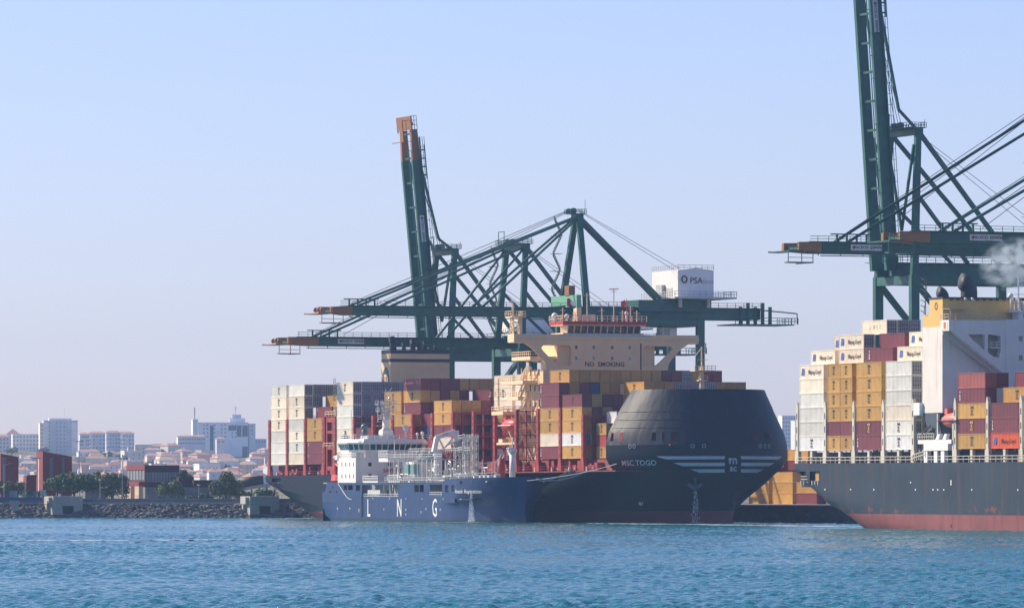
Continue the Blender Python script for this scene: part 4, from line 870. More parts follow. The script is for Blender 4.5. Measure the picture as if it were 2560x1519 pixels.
# foredeck post with yard, red hose reel, winches
x = lxy(1281, 0); b = MB(); b.tube((x, 0, 9.5), (x, 0, 16.0), .72, 14, .62); b.tube((x, 0, 16.0), (x, 0, 16.4), 1.1, 14); b.tube((x, 0, 16.4), (x, 0, 19.4), .1, 6); b.bar((x - .5, -2, 18.0), (x + .5, 1.7, 17.8), .1); b.box(x - .5, x + .5, -1, .5, 16.4, 17); b.bar((x, -1.4, 16.8), (x, 1.1, 16.6), .3); b.build('signal_post', LW, lng, True)
x = lxy(1253, .5); b = MB(); b.tube((x, .5, 10), (x, .5, 14.6), .95, 12, .85); b.build('red_tank', mat('tank_red', (.34, .03, .03), .5), lng, True)
b = MB()
for dy in (-1.0, -.2): b.path([(x, dy - .8, 9.6), (x, dy - .8, 13.6)] + [(x + .3, dy - .8 + 2.2 * math.sin(a), 13.6 + 2.4 * (1 - math.cos(a)) ** .9) for a in np.linspace(.15, 1.4, 6)], .1, 6)
b.build('vent_loop', PIPE, lng, True, kind='stuff')
b = MB()
for px, r in ((1205, .6), (1216, .7), (1226, .7), (1243, .8)): q = lxy(px, -4); b.tube((q, -4.6, 10.2), (q, -3.4, 10.2), r, 12)
each(b, 'winch', PIPE, lng)
b = MB(); b.rail([(36, -9.3, 10.1), (44, -8.6, 10.2), (52, -5.4, 10.4)], 1.0, .04, 1.6); b.build('bow_rail', PIPE, lng)
# mooring lines from the tanker's bow up to the black ship
MLINE = mat('mooring_rope', (.55, .56, .55), .8)
for k, (p, q) in enumerate((((1318, 1201), (1645, 1123)), ((1340, 1195), (1432, 1168)), ((1348, 1201), (1500, 1160)))):
    a = W(p[0], 1437 - 2 * k, p[1]); e = W(q[0], 1425 if k == 0 else 1438, q[1]); b = MB()
    b.path([a.lerp(e, f) - Vector((0, 0, 1.2 * math.sin(math.pi * f))) for f in np.linspace(0, 1, 9)], .09, 5)
    tag(b.build('mooring_line', MLINE), ['long pale mooring rope rising from the blue tanker to the black bow', 'short topmost mooring rope from the blue tanker bow to the red frames', 'lowest mooring rope leaving the blue tanker bow towards the black hull'][k], 'rope', 'mooring ropes between the tanker and the black ship')
# ------------------------------------------------------------------ quay and its cranes
QN = -48.5
QTOP = mat('quay_concrete', (.30, .29, .27), .85, var=.25, scale=.1); QWALL = mat('quay_wall_dark', (.05, .06, .065), .8, var=.35, scale=.2, streak=.5, streak_col=(.09, .10, .10))
b = MB(); c4 = [Q(-232, QN), Q(420, QN), Q(420, QN - 420), Q(-232, QN - 420)]
b.prism([p + Vector((0, 0, -2)) for p in c4][::-1], (0, 0, 6), 0); quay = struct('quay', b, QTOP)
b = MB(); b.bar(Q(-232, QN + .3, 1.5), Q(420, QN + .3, 1.5), .6, 4.6); b.build('quay_face', QWALL, quay)
b = MB()
for t in range(-225, 410, 9): b.tube(Q(t, QN + .5, 1.0), Q(t, QN + 1.5, 1.0), 1.0, 12)
b.build('fender', DARK, quay)
GREEN = mat('crane_green', (.012, .10, .075), .5, var=.3, scale=.5, streak=.45, streak_col=(.03, .07, .05), rnd=.1); GREENL = mat('crane_pale_green', (.16, .42, .27), .5, var=.1); CORANGE = mat('crane_orange', (.30, .125, .04), .55, var=.12); PANEL = mat('sign_panel', (.62, .63, .62), .6)
def crane(t, label, zg, za, out, up=None, conv=.72, back=52, house=True, brace='y', sign=None, hx0=9.0, stays=(.42, .86), signs_house=False, festoon=False, orange=8.0, pl=3.6, cab=None, tip_low=False, tipm=None):
    """ship-to-shore crane: legs, sills, portal, twin girders, hinged boom, tower frame, stays, machinery house. x along quay, -y over the water"""
    root = thing('gantry_crane', label, 'crane', qframe(t, QN - 3, 0), 'quay cranes')
    B = lambda: MB()
    g = 3.9
    for y in (0, 30):
        for sx in (-1, 1):
            b = B(); b.bar((sx * hx0, y, 6.2), (sx * hx0, y, zg - 1.2), 1.5, 1.9, up=(0, 1, 0)); b.box(sx * hx0 - 2.6, sx * hx0 + 2.6, y - .8, y + .8, 4.3, 6.2); b.build('leg', GREEN, root)
        b = B(); b.bar((-hx0, y, 7.4), (hx0, y, 7.4), 1.3, 1.6); b.bar((-hx0, y, zg - 2.2), (hx0, y, zg - 2.2), 1.5, 1.9); each(b, 'sill_beam', GREEN, root)
    for sx in (-1, 1):
        b = B(); b.bar((sx * hx0, 0, 18), (sx * hx0, 30, 18), 1.2, 1.6); b.bar((sx * hx0, 0, zg - 2.2), (sx * hx0, 30, zg - 2.2), 1.1, 1.5)
        if brace == 'y': b.bar((sx * hx0, .6, zg - 3), (sx * hx0, 29, 19.5), 1.1, 1.2)
        each(b, 'portal_beam', GREEN, root)
    if brace == 'x':
        b = B(); b.bar((-hx0, 0, zg - 12), (hx0, 0, zg - 3.4), 1.1, 1.2, up=(0, 1, 0)); b.build('brace', GREEN, root)
    # tower frame
    tops = [(sx * hx0 * conv, 2 if conv > .3 else 1, za) for sx in (-1, 1)]
    for sx, tp in zip((-1, 1), tops): b = B(); b.bar((sx * hx0, 0, zg - 1.4), tp, 1.35, 1.5, up=(0, 1, 0), w2=1.15, h2=1.3); b.build('tower_leg', GREEN, root)
    b = B(); b.bar((tops[0][0] - .6, tops[0][1], za), (tops[1][0] + .6, tops[1][1], za), 2.0, 1.6); b.box(tops[0][0] - 1, tops[1][0] + 1, tops[0][1] - 2.6, tops[0][1] + 1.6, za + .6, za + .75)
    tb = b.build('tower_head', GREEN, root); b = B(); x0, x1, y0, y1 = tops[0][0] - 1, tops[1][0] + 1, tops[0][1] - 2.6, tops[0][1] + 1.6
    b.rail([(x0, y0, za + .7), (x1, y0, za + .7), (x1, y1, za + .7), (x0, y1, za + .7), (x0, y0, za + .7)], 1.1, .05, 1.3); b.tube((x1 - 1, y1, za + .7), (x1 - 1, y1, za + (4.2 if conv < .3 else 2.5)), .06, 5)
    for sx in (-1, 1): b.tube((sx * 1.6, y0 + .8, za + 1.3), (sx * 1.6 + .6, y0 + .8, za + 1.3), .8, 10)
    if conv > .3: b.path([(x0 + 2, y0, za + .8), (x0 + 2, y0, za + 4), (x0 + 6, y0, za + 4), (x0 + 6, y0, za + .8)], .1, 4)
    b.build('sheave_platform', GREEN, tb)
    # fixed girder and back reach
    for sx in (-1, 1):
        b = B(); b.box(sx * g - .65, sx * g + .65, -3, back, zg - 1.3, zg + 1.7); b.build('girder', GREEN, root)
        b = B(); b.bar(tops[0 if sx < 0 else 1], (sx * (g if conv > .3 else 1.6), back * .52, zg + 1.6), .75, .9); b.build('backstay', GREEN, root)
        if conv > .3: b = B(); b.bar((sx * hx0 * (conv * .45 + .55), 1, zg + (za - zg) * .55), (sx * g, back * .30, zg + 1.6), .65, .75); b.build('strut', GREEN, root)
    b = B()
    for y in np.arange(2, back, 9): b.bar((-g, y, zg + .6), (g, y, zg + .6), .6, .8)
    b.box(-g - 1.6, g + 1.6, back - .3, back, zg - 1.2, zg + 1.6); each(b, 'cross_tie', GREEN, root)
    b = B(); b.box(g + .7, g + 1.8, -2, back + 1, zg + 1.5, zg + 1.6); b.rail([(g + 1.7, -2, zg + 1.6), (g + 1.7, back, zg + 1.6)], 1.2, .055, 2.2); b.build('walkway', GREEN, root)
    b = B(); b.box(-6, 6, back - 7, back + 9, zg - 2.6, zg - 2.3); b.rail([(6, back - 7, zg - 2.3), (6, back + 10, zg - 2.3), (-6, back + 10, zg - 2.3)], 1.5, .07, 1.8)
    for k in range(5): b.tube((4.5, back - 5 + k * 2, zg - 2.3), (4.5, back - 5 + k * 2, zg + (3 if k % 2 else 2)), .5, 8)
    b.bar((5, back, zg + 1.2), (5, back + 10, zg + .4), .3); b.bar((5.9, back + 9.8, zg - 2.3), (5.9, back + 9.8, zg + .4), .2); b.build('rope_platform', GREEN, root)
    # boom
    hin = Vector((0, -3.2, zg)); ang = R(up) if up else 0; dirv = Vector((0, -math.cos(ang), math.sin(ang))); nrm = Vector((0, math.sin(ang), math.cos(ang)))
    def bp(s, x=0, h=0): return hin + dirv * s + nrm * h + Vector((x, 0, 0))
    for sx in (-1, 1):
        b = B(); b.bar(bp(0, sx * g, .2), bp(out - orange, sx * g, .2), 1.3, 2.5, up=nrm, w2=1.2, h2=2.2); b.build('boom_girder', GREEN, root)
        b = B(); b.bar(bp(out - orange, sx * g, .2), bp(out, sx * g, .35), 1.2, 2.2, up=nrm, w2=1.1, h2=1.7 if not tip_low else 1.2); b.build('boom_tip', CORANGE, root)
    b = B(); n = int(out / 6)
    for k in range(1, n + 1): b.bar(bp(k * out / n - 1, -g), bp(k * out / n - 1, g), .5, .8, up=nrm)
    each(b, 'boom_tie', GREEN, root)
    b = B(); b.bar(bp(0, g + 1.2, 1.3), bp(out - 2, g + 1.2, 1.3), 1.0, .1, up=nrm)
    for k in (.55, 1.1): b.bar(bp(0, g + 1.7, 1.3 + k), bp(out - 2, g + 1.7, 1.3 + k), .11, .11, up=nrm)
    for k in range(int(out / 2.4)): b.bar(bp(k * 2.4, g + 1.7, 1.3), bp(k * 2.4, g + 1.7, 2.4), .1)
    b.build('boom_walkway', GREEN, root)
    b = B(); b.bar(bp(2, g, -1.55), bp(out - 5, g, -1.55), .2, .2, up=nrm)
    for k in range(int(out / 5)): b.bar(bp(2 + k * 5, g, -1.6), bp(2 + k * 5, g, -1.0), .15)
    b.build('trolley_rail', GREEN, root)
    b = B(); e = out
    b.bar(bp(e - .5, -g - 1.5, -.6), bp(e + pl, -g - 1.5, -.6), .25); b.bar(bp(e - .5, g + 1.5, -.6), bp(e + pl, g + 1.5, -.6), .25); b.bar(bp(e + pl / 2, -g - 1.6, -.7), bp(e + pl / 2, g + 1.6, -.7), pl, .25, up=nrm)
    for s_ in (0, pl * .33, pl * .66, pl): b.bar(bp(e + s_, g + 1.6, -.6), bp(e + s_, g + 1.6, .8), .12)
    for k in (.1, .8): b.bar(bp(e, g + 1.6, k), bp(e + pl, g + 1.6, k), .12)
    for x in (-2.4, 0, 2.4) if tipm is None else (): b.tube(bp(e + 1.6, x - .3, .3), bp(e + 1.6, x + .3, .3), .6, 10)
    b.bar(bp(e - 3, g, -3.0), bp(e + 2.5, g, -3.0), 2.2, .25, up=nrm); b.bar(bp(e - 3, -g, -3.0), bp(e - 3, g, -3), .2)
    for s_ in (-3, -.5, 2.5): b.bar(bp(e + s_, g + .8, -3), bp(e + s_, g + .8, -.6), .14)
    b.bar(bp(e - 3, g + .9, -2), bp(e + 2.5, g + .9, -2), .12); b.build('tip_platform', tipm or CORANGE, root)
    b = B()
    for k in range(4): b.bar(bp(out * stays[1] - 4 + k * 2.2, g, 1.3), bp(out * stays[1] - 4 + k * 2.2, g, 3.0), .35)
    b.bar(bp(out * stays[1] - 5, g, 2.9), bp(out * stays[1] + 4, g, 2.9), .25); b.build('sheave_rack', GREEN, root)
    for sx in (-1, 1):
        tp = Vector(tops[0 if sx < 0 else 1])
        if up:
            m1 = bp(out * .50, sx * g, 3.0); b = B(); b.bar(bp(out * stays[1], sx * g, 1.2), m1 + Vector((0, 1.5, 0)), .55, .6); b.bar(m1 + Vector((0, 1.5, 0)), tp, .55, .6); b.build('forestay', GREEN, root)
            b = B(); b.bar(bp(out * stays[0], sx * g, 1.2), bp(out * .12, sx * g, 3.4), .5, .55); b.bar(bp(out * .12, sx * g, 3.4), tp - Vector((0, 1, 3)), .5, .55); b.build('forestay', GREEN, root)
        else:
            for f in stays: b = B(); b.bar(tp, bp(out * f, sx * g, 1.4), .45, .55); b.build('forestay', GREEN, root)
    for k in range(3):
        b = B(); b.tube(Vector((-1.5 + 1.5 * k, tops[0][1] - 1.5, za + 1.8)), bp(out * (stays[1] - .06 * k), -1.5 + 1.5 * k, 2.2), .07, 4); b.build('hoist_rope', DARK, root)
    b = B(); b.tube((0, tops[0][1], za + 1.6), (2, back * .62, zg + 9), .06, 4); b.tube((1, tops[0][1], za + 1.6), (3, back * .7, zg + 8), .06, 4); b.build('hoist_rope', DARK, root)
    if house:
        y0, y1, xa, xb_ = (24.5, 34.1, -8.6, 8.4) if signs_house else (20, 31, -6, 6)
        z0 = zg + 4.2; b = B(); b.box(xa, xb_, y0, y1, z0, z0 + (6.6 if signs_house else 5.6)); b.prism([(xb_ + .02, y0, z0 + 6.6), (xb_ + .02, (y0 + y1) / 2, z0 + 7.2), (xb_ + .02, y1, z0 + 6.6)], (xa - xb_ - .04, 0, 0)) if signs_house else None
        hs_ = b.build('machinery_house', WHITE, root)
        b = B(); b.box(xa - 2, xb_ + 3, y0 - 2, y1 + 5, z0 - .5, z0 - .05); b.rail([(xb_ + 2.9, y0 - 2, z0), (xb_ + 2.9, y1 + 5, z0), (xa - 2, y1 + 5, z0)], 1.3, .06, 1.6); b.rail([(xb_ + 2.9, y0 - 2, z0), (xa - 2, y0 - 2, z0)], 1.3, .06, 1.6)
        b.rail([(xa, y0, z0 + 6.7), (xb_, y0, z0 + 6.7), (xb_, y1, z0 + 6.7), (xa, y1, z0 + 6.7)], 1.2, .06, 1.4) if signs_house else None
        for x in (xa + 1, xb_ - 1):
            for y in (y0 + 1, y1 - 1): b.bar((x, y, zg + 1.6), (x, y, z0 - .4), .8)
        b.build('house_platform', mat('platform_grey', (.5, .52, .52), .6), hs_)
        if signs_house:
            put('lettering', text_mesh('PSA', 2.1, INK, .02, .03), hs_, frame((xb_ + .04, y0 + 4.9, z0 + 4.0), (0, 1, 0), (0, 0, 1)))
            put('lettering', text_mesh('Sines', 1.5, mat('logo_pale', (.35, .36, .38), .6), .02, .0), hs_, frame((xb_ + .04, y0 + 8.1, z0 + 3.8), (0, 1, 0), (0, 0, 1)))
            b = B()
            for k in range(9): a0, a1 = k * .7, (k + 1) * .7; b.bar((xb_ + .06, y0 + 1.7 + .7 * math.cos(a0), z0 + 4.3 + .85 * math.sin(a0)), (xb_ + .06, y0 + 1.7 + .7 * math.cos(a1), z0 + 4.3 + .85 * math.sin(a1)), .3)
            b.build('emblem', INK, hs_); b = B(); b.box(-4, 0, y0 - .9, y0 - .02, z0 + 1, z0 + 3.2); b.box(-1, 5, y0 - .06, y0 - .01, z0 + .2, z0 + 2.3); b.build('vent_hood', STEEL, hs_)
            b = B(); b.box(-6, 6, 15, y0 + 10, zg + .6, zg + 3.4); b.build('girder_frame', GREEN, root)
    if cab is not None:
        b = B(); b.box(-3, 3, cab - 2.5, cab + 2.5, zg - 3.2, zg - 1.4); b.prism([(g - 4, cab - 4, zg - 1.3), (g - 4, cab + 5, zg - 1.3), (g - 4, cab + 1.6, zg - 3.4), (g - 4, cab - 1.2, zg - 3.4)], (5, 0, 0)); tr = b.build('trolley', GREEN, root)
        b = B(); b.box(-.5, 3.6, cab - 1.6, cab + 2.2, zg - 6.2, zg - 3.3); b.build('cab', WHITE, tr); b = B(); b.box(3.6, 3.65, cab - 1.3, cab + .3, zg - 5.6, zg - 3.7); b.box(-.3, 3.4, cab - 1.66, cab - 1.6, zg - 5.8, zg - 3.7); b.build('cab_window', glass('cab_glass', (.10, .20, .22)), tr)
    if festoon:
        b = B()
        for k in range(festoon): y = 3 + k * 4.2; b.path([(g + .5, y + 4.2 * f, zg - 1.4 - 2.6 * math.sin(math.pi * f)) for f in np.linspace(0, 1, 8)], .07, 4)
        b.build('festoon_cable', DARK, root)
    if sign:
        s0, on = sign; b = B()
        p0, p1 = bp(s0, g + .68, .2), bp(s0 + 7, g + .68, .2); q = nrm * .62; rev = -dirv
        b.add([p0 - q, p1 - q, p1 + q, p0 + q], [(0, 3, 2, 1)]); b.build('sign_panel', PANEL, root)
        put('lettering', text_mesh('PACECO  ESPAÑA', .82, INK, .01, .015), root, frame(bp(s0 + 3.0, g + .71, .2), rev, nrm))
        b = B(); c0 = bp(s0 + 6.3, g + .7, .2); b.add([c0 + nrm * .4, c0 + dirv * .4, c0 - nrm * .4, c0 - dirv * .4], [(0, 1, 2, 3), (3, 2, 1, 0)]); b.build('emblem', INKR, root)
    if conv < .3:
        b = B(); b.box(-hx0 + .8, hx0 - .8, -2.6, -1.4, zg + 1.9, zg + 4.4); b.box(hx0 - 2.4, hx0 - .6, -2.7, -1.3, zg - 1.5, zg + 1.9); b.build('hoist_frame', GREENL, root)
        b = B(); b.box(1, 4, -2.8, -1.2, zg + 4.4, zg + 6.8); b.build('control_box', CORANGE, root)
    # ladders zig-zagging up the tower
    b = B()
    for k in range(5):
        z = zg + 2 + k * (za - zg) / 5.5; dz = (za - zg) / 6; s_ = 1 if k % 2 else -1
        b.bar((-hx0 + .5 + k * .5, -1.4 - s_, z), (-hx0 + .5 + k * .5, -1.4 + s_, z + dz), .5, .1); b.rail([(-hx0 + .5 + k * .5, -1.4 - s_, z), (-hx0 + .5 + k * .5, -1.4 + s_, z + dz)], 1, .05, .7); b.box(-hx0 - .5 + k * .5, -hx0 + 2 + k * .5, -3, -.6, z - .1, z)
    b.build('access_ladder', GREEN, root)
    return root
tq = lambda px: tpx(px, QN - 3)
crane(tq(1096), 'green crane with its orange tipped boom raised upright behind the tan funnel', 44, 69.5, 57.4, up=84.5, back=42, sign=(28, 1), hx0=9, conv=.75, brace='x')
crane(tq(1272), 'green crane with lower boom ending above the cream container stacks at the stern', 44.4, 69, 57.6, back=42, sign=(37.5, 1), festoon=8, hx0=9, conv=.75, brace='x', stays=(.26, .84))
crane(tq(1434), 'green crane with pointed tower top, longest lowered boom and white house with company name', 51, 75, 62, back=48, conv=.12, hx0=9.5, signs_house=True, cab=24, stays=(.36, .88), orange=5.5, tip_low=True, brace='n')
crane(tq(2240), 'tall green crane with upright boom running out of the top of picture', 55.6, 86, 70, up=86, hx0=9.6, conv=.75, sign=(52, 1), house=False)
crane(tq(1950) + (tpx(1950, 62 + QN - 3) - tq(1950)), 'green crane seen only by its lowered boom with orange tip above the rusty grey ship', 57, 88, 56.5, hx0=9.6, sign=(38, 1), stays=(.80, .80), house=False, orange=5, tipm=GREEN, pl=2.6)
crane(tpx(2240, 62 + QN - 3), 'rightmost green crane whose lowered boom tip shows before the upright boom', 57, 88, 60, hx0=9.6, sign=(38, 1), stays=(.42, .80), house=False, orange=6.5, tipm=GREEN, pl=2.6)
# container stacks standing on the quay
g = random.Random(4)
for k, (t, mrow, st) in enumerate(((-88, 82, 'yyyY'), (-73.5, 82, 'yyy'), (-59, 82, 'my'), (-88, 86, 'vvvmm'), (-73.5, 86, 'mmvmy'))):
    for z, ch in enumerate(st):
        c = {'y': 'yellow', 'm': 'maroon', 'r': 'coral', 'v': 'olive', 'c': 'cream'}[ch.lower()]
        container(qframe(t, -mrow, 4.02 + z * 2.62), 12.19, 2.6, c, f'{CWORD.get(c, c)} container on the quay, {ordinal(z + 1)} up in the {ordinal(k + 1)} stack beyond the black bow', 'm' if ch.isupper() else None, 'door', 'containers stacked on the quay')
# ------------------------------------------------------------------ shore at the left: revetment, sea wall, dolphins, park buildings, trees
YS = 1660.0
CONC = mat('pier_concrete', (.42, .40, .35), .85, var=.18, scale=.3, streak=.3, streak_col=(.2, .19, .16), rnd=0); ROCK = mat('rock_dark', (.17, .165, .165), .9, var=.6, scale=.7); ALGAE = mat('algae_stain', (.16, .14, .05), .9, var=.3)
rg = np.random.RandomState(8)
ico = [(-.526, 0, .851), (.526, 0, .851), (-.526, 0, -.851), (.526, 0, -.851), (0, .851, .526), (0, .851, -.526), (0, -.851, .526), (0, -.851, -.526), (.851, .526, 0), (-.851, .526, 0), (.851, -.526, 0), (-.851, -.526, 0)]
icf = [(0, 1, 4), (0, 4, 9), (9, 4, 5), (4, 8, 5), (4, 1, 8), (8, 1, 10), (8, 10, 3), (5, 8, 3), (5, 3, 2), (2, 3, 7), (7, 3, 10), (7, 10, 6), (7, 6, 11), (11, 6, 0), (0, 6, 1), (6, 10, 1), (9, 11, 0), (9, 2, 11), (9, 5, 2), (7, 11, 2)]
b = MB(); I = np.array(ico)
for k in range(3600):
    x = rg.uniform(-141, -22); f = rg.rand(); r = rg.uniform(.22, .5) * (1 if rg.rand() < .85 else 1.5)
    v = I * (1 + .3 * rg.randn(12, 1)) * np.array([r * 1.25, r, r * .75]) + np.array([x, YS - 3.4 + 4.2 * f, -.2 + 3.7 * f])
    b.add(v.tolist(), icf)
o = b.build('riprap', ROCK); o['kind'] = 'stuff'; tag(o, 'dark grey rock armour sloping into the water along the shore', 'rocks')
b = MB(); b.prism([(-150, YS - 2.6, -1), (-150, YS + 6, -1), (-150, YS + 6, 3.4), (-150, YS + 1.2, 3.4)], (135, 0, 0)); struct('shore_bank', b, mat('bank_dark', (.05, .05, .05), .95))
b = MB(); b.box(-150, -16, YS + 1.0, YS + 1.7, 3.4, 4.05); w_ = b.build('sea_wall', CONC); tag(w_, 'low pale concrete kerb wall along the top of the rocks', 'wall')
b = MB(); b.box(-150, -16, YS + 1.2, YS + 1.8, 4.05, 5.0); b.build('parapet', mat('parapet_grey', (.20, .21, .21), .85, var=.2), w_)
f_ = thing('security_fence', 'long low mesh fence with posts behind the sea wall', 'fence', Matrix.Translation((0, YS + 8, 3.6)))
b = MB()
for x in np.arange(-150, -20, 2.5): b.bar((x, 0, 0), (x, 0, 2.2), .1)
each(b, 'post', STEEL, f_); b = MB()
for z in (.7, 1.4, 2.1): b.bar((-150, 0, z), (-20, 0, z), .05)
each(b, 'wire', STEEL, f_)
def pier(px, label, d=YS - 4):
    x = (px - 1280) / FPX * d; M = qframe(0, 0); M.translation = (x, d, 0)
    p = thing('mooring_dolphin', label, 'dolphin', M, 'concrete mooring dolphins by the shore')
    b = MB(); b.box(-8, 0, 0, 8, .9, 5.6); b.box(-5.2, -1.0, -.9, 0, 3.6, 5.4); b.prism([(-8, 0, 3.8), (-8, -.9, 3.4), (-8, -.9, 1), (-8, 0, 1)], (5, 0, 0)); b.build('concrete_block', CONC, p)
    b = MB(); b.box(-8.01, .01, -.01, 8.01, -1, .9); b.build('tide_band', ALGAE, p)
    b = MB(); b.box(0, .25, 2.6, 5.4, 1.1, 3.1); b.build('fender_panel', mat('fender_black', (.02, .025, .03), .8), p)
    b = MB(); b.tube((-4, 3, 5.6), (-4, 3, 6.3), .35, 8); b.bar((-1.2, 1.2, 5.6), (-1.2, 1.2, 6.6), .12); b.build('bollard', STEEL, p)
    return p
pier(133, 'concrete dolphin with dark fender panel at the end of the blue walkway')
pier(625, 'concrete dolphin with dark fender panel beside the stern of the black bowed ship')
wk = thing('walkway_bridge', 'blue steel walkway leading over the rocks to the concrete dolphin', 'walkway', Matrix.Translation((0, YS - 2, 0)))
b = MB(); x1 = (107 - 1280) / FPX * (YS - 2); b.box(-150, x1, -.6, .6, 4.6, 5.4); b.build('beam', mat('walkway_blue', (.03, .10, .22), .5), wk)
b = MB(); b.rail([(-150, -.6, 5.4), (x1, -.6, 5.4)], 1.3, .05, 1.5); b.build('handrail', mat('walkway_blue', (.03, .10, .22), .5), wk)
b = MB(); xq = (36 - 1280) / FPX * YS; b.prism([(xq - 1.2, -.5, 4.6), (xq + 1.4, -.5, 4.6), (xq + 1.0, -.5, 1.8), (xq - .2, -.5, 1.8)], (0, 1, 0)); b.box(xq - 1, xq + .9, -.5, .5, 5.4, 7); b.build('support', CONC, wk)
# red buildings
RED = mat('cladding_red', (.22, .032, .032), .6, var=.12, scale=.4, rnd=0); REDD = mat('cladding_maroon', (.075, .022, .028), .6, var=.15, scale=.4, rnd=0)
def shed(px, d, wpx, ypx0, ypx1, depth, label, m, nm='red_building', base=3.6, slope=0):
    """block whose lit flank faces the water; px = photo column of its near corner"""
    x = (px - 1280) / FPX * d; M = qframe(0, 0); M.translation = (x, d, 0); o = thing(nm, label, 'building', M)
    wd_ = wpx / (FPX / d) / math.cos(TH); z1 = Z(ypx0, d); z2 = z1 - slope
    b = MB(); b.add([(0, 0, base), (0, wd_, base), (-depth, wd_, base), (-depth, 0, base), (0, 0, z1), (0, wd_, z2), (-depth, wd_, z2), (-depth, 0, z1)], [(0, 1, 5, 4), (1, 2, 6, 5), (2, 3, 7, 6), (3, 0, 4, 7), (4, 5, 6, 7)]); b.build('wall', m, o)
    return o, wd_, z1
o, w_, z1 = shed(107, 1760, 71, 1128, 1210, 6.2, 'tall red clad building with slanting roof left of the umbrella pine', RED, slope=1.3)
for y0, y1, a, c in ((1.9, 2.9, 8, z1 - 1.6), (5.4, 6.2, 10, z1 - 1.6)): b = MB(); b.box(0, .06, y0, y1, a, c); b.build('window_strip', mat('facade_grey', (.16, .17, .18), .6), o)
b = MB(); b.box(-4.4, -3.4, -.06, 0, 5.5, z1 - 2); b.build('window_strip', mat('facade_cream', (.55, .45, .35), .6), o)
o, w_, z1 = shed(2, 1740, 43, 1133, 1210, 14, 'dark red block cut by the photo edge, farthest red building', RED, slope=.9)
b = MB(); b.box(0, .06, .2, 1.4, 6, z1 - 1); b.build('window_strip', MATS['facade_grey'], o)
o, w_, z1 = shed(66, 1755, 24, 1190, 1212, 3, 'small low maroon annexe beside the tall red building', RED)
b = MB(); b.box(-2.6, 0.2, .1, w_ + .1, z1, z1 + .35); b.build('roof_edge', RED, o)
o, w_, z1 = shed(363, 1745, 84, 1162, 1212, 16.5, 'two storey red clad office with a long window band behind the sea wall', REDD)
b = MB(); b.box(-16.6, 0, -.15, -.02, z1 - 1.3, z1 + .02); b.box(-17.5, 0, -1.8, -.02, 8.2, 9.4); b.build('fascia', RED, o); b = MB()
for k in range(6): b.box(-16 + k * 2.7, -14 + k * 2.7, -.08, -.01, 9.9, z1 - 1.5)
for k in range(12): b.box(.01, .08, .3 + k * .8, .95 + k * .8, z1 - 4.6, z1 - 1.9)
each(b, 'window', mat('office_glass', (.20, .25, .27), .3), o); b = MB(); b.box(-17.6, -.2, -1.75, -.3, 3.6, 8.2); b.build('porch', mat('porch_cream', (.66, .50, .36), .7), o)
b = MB(); b.box(-7.4, -4.2, -1.84, -1.75, 3.6, 8.3); b.build('porch_pier', REDD, o)
for x, w2, mm in ((-16, 1.5, RED), (-12.2, 1.1, DARK)): b = MB(); b.box(x, x + w2, -1.82, -1.76, 3.6, 6.6); b.build('door', mm, o)
o, w_, z1 = shed(447, 1742, 37, 1192, 1215, 6, 'low maroon annexe stepping down from the red office', REDD); o, w_, z1 = shed(484, 1741, 48, 1199, 1215, 6, 'lowest maroon annexe ending the red office row', REDD)
o, w_, z1 = shed(363, 1736, 169, 1217, 1240, 2, 'long grey boundary wall below the maroon annexes', mat('boundary_grey', (.17, .19, .2), .85), 'boundary_wall'); o['category'] = 'wall'
o, w_, z1 = shed(213, 1738, 52, 1218, 1240, 2, 'short grey wall behind the umbrella pine', MATS['boundary_grey'], 'boundary_wall'); o['category'] = 'wall'
cv = thing('info_sign', 'pale turquoise board on posts beside the umbrella pine', 'sign', Matrix.Translation(W(108, 1720)))
b = MB(); b.box(-.75, .75, -.05, .05, 5.6, 7.2); b.build('board', mat('sign_turquoise', (.22, .48, .56), .6), cv); b = MB(); b.box(-.7, -.6, -.05, .05, 3.6, 5.6); b.box(.9, 1.0, -.05, .05, 3.6, 6.4); b.build('post', WHITE, cv)
# conveyor gallery and tank behind the stern
cg = thing('gangway_ramp', 'pale ramp sloping up beside the stern of the black bowed ship', 'ramp', Matrix.Identity(4))
b = MB(); p, q = W(606, 1752, 1222), W(690, 1752, 1208); b.bar(p, q, 3, .8); b.build('deck', mat('ramp_pale', (.5, .46, .4), .8), cg); b = MB()
for f in np.linspace(.05, .95, 5): r_ = p.lerp(q, f); b.bar((r_.x, r_.y, 3.6), (r_.x, r_.y, r_.z), .4)
b.build('support', MATS['boundary_grey'], cg)
tk = thing('storage_tank', 'dark horizontal tank shed lying behind the rightmost shore tree', 'tank', Matrix.Translation(W(628, 1790)))
b = MB(); b.tube((-3.6, 0, 9.0), (3.4, 0, 9.6), 1.6, 14); b.build('shell', mat('tank_dark', (.05, .04, .045), .6), tk, True); b = MB(); b.box(-2.5, -2, -1, 1, 3.6, 8); b.box(2, 2.5, -1, 1, 3.6, 8.2); b.build('saddle', CONC, tk)
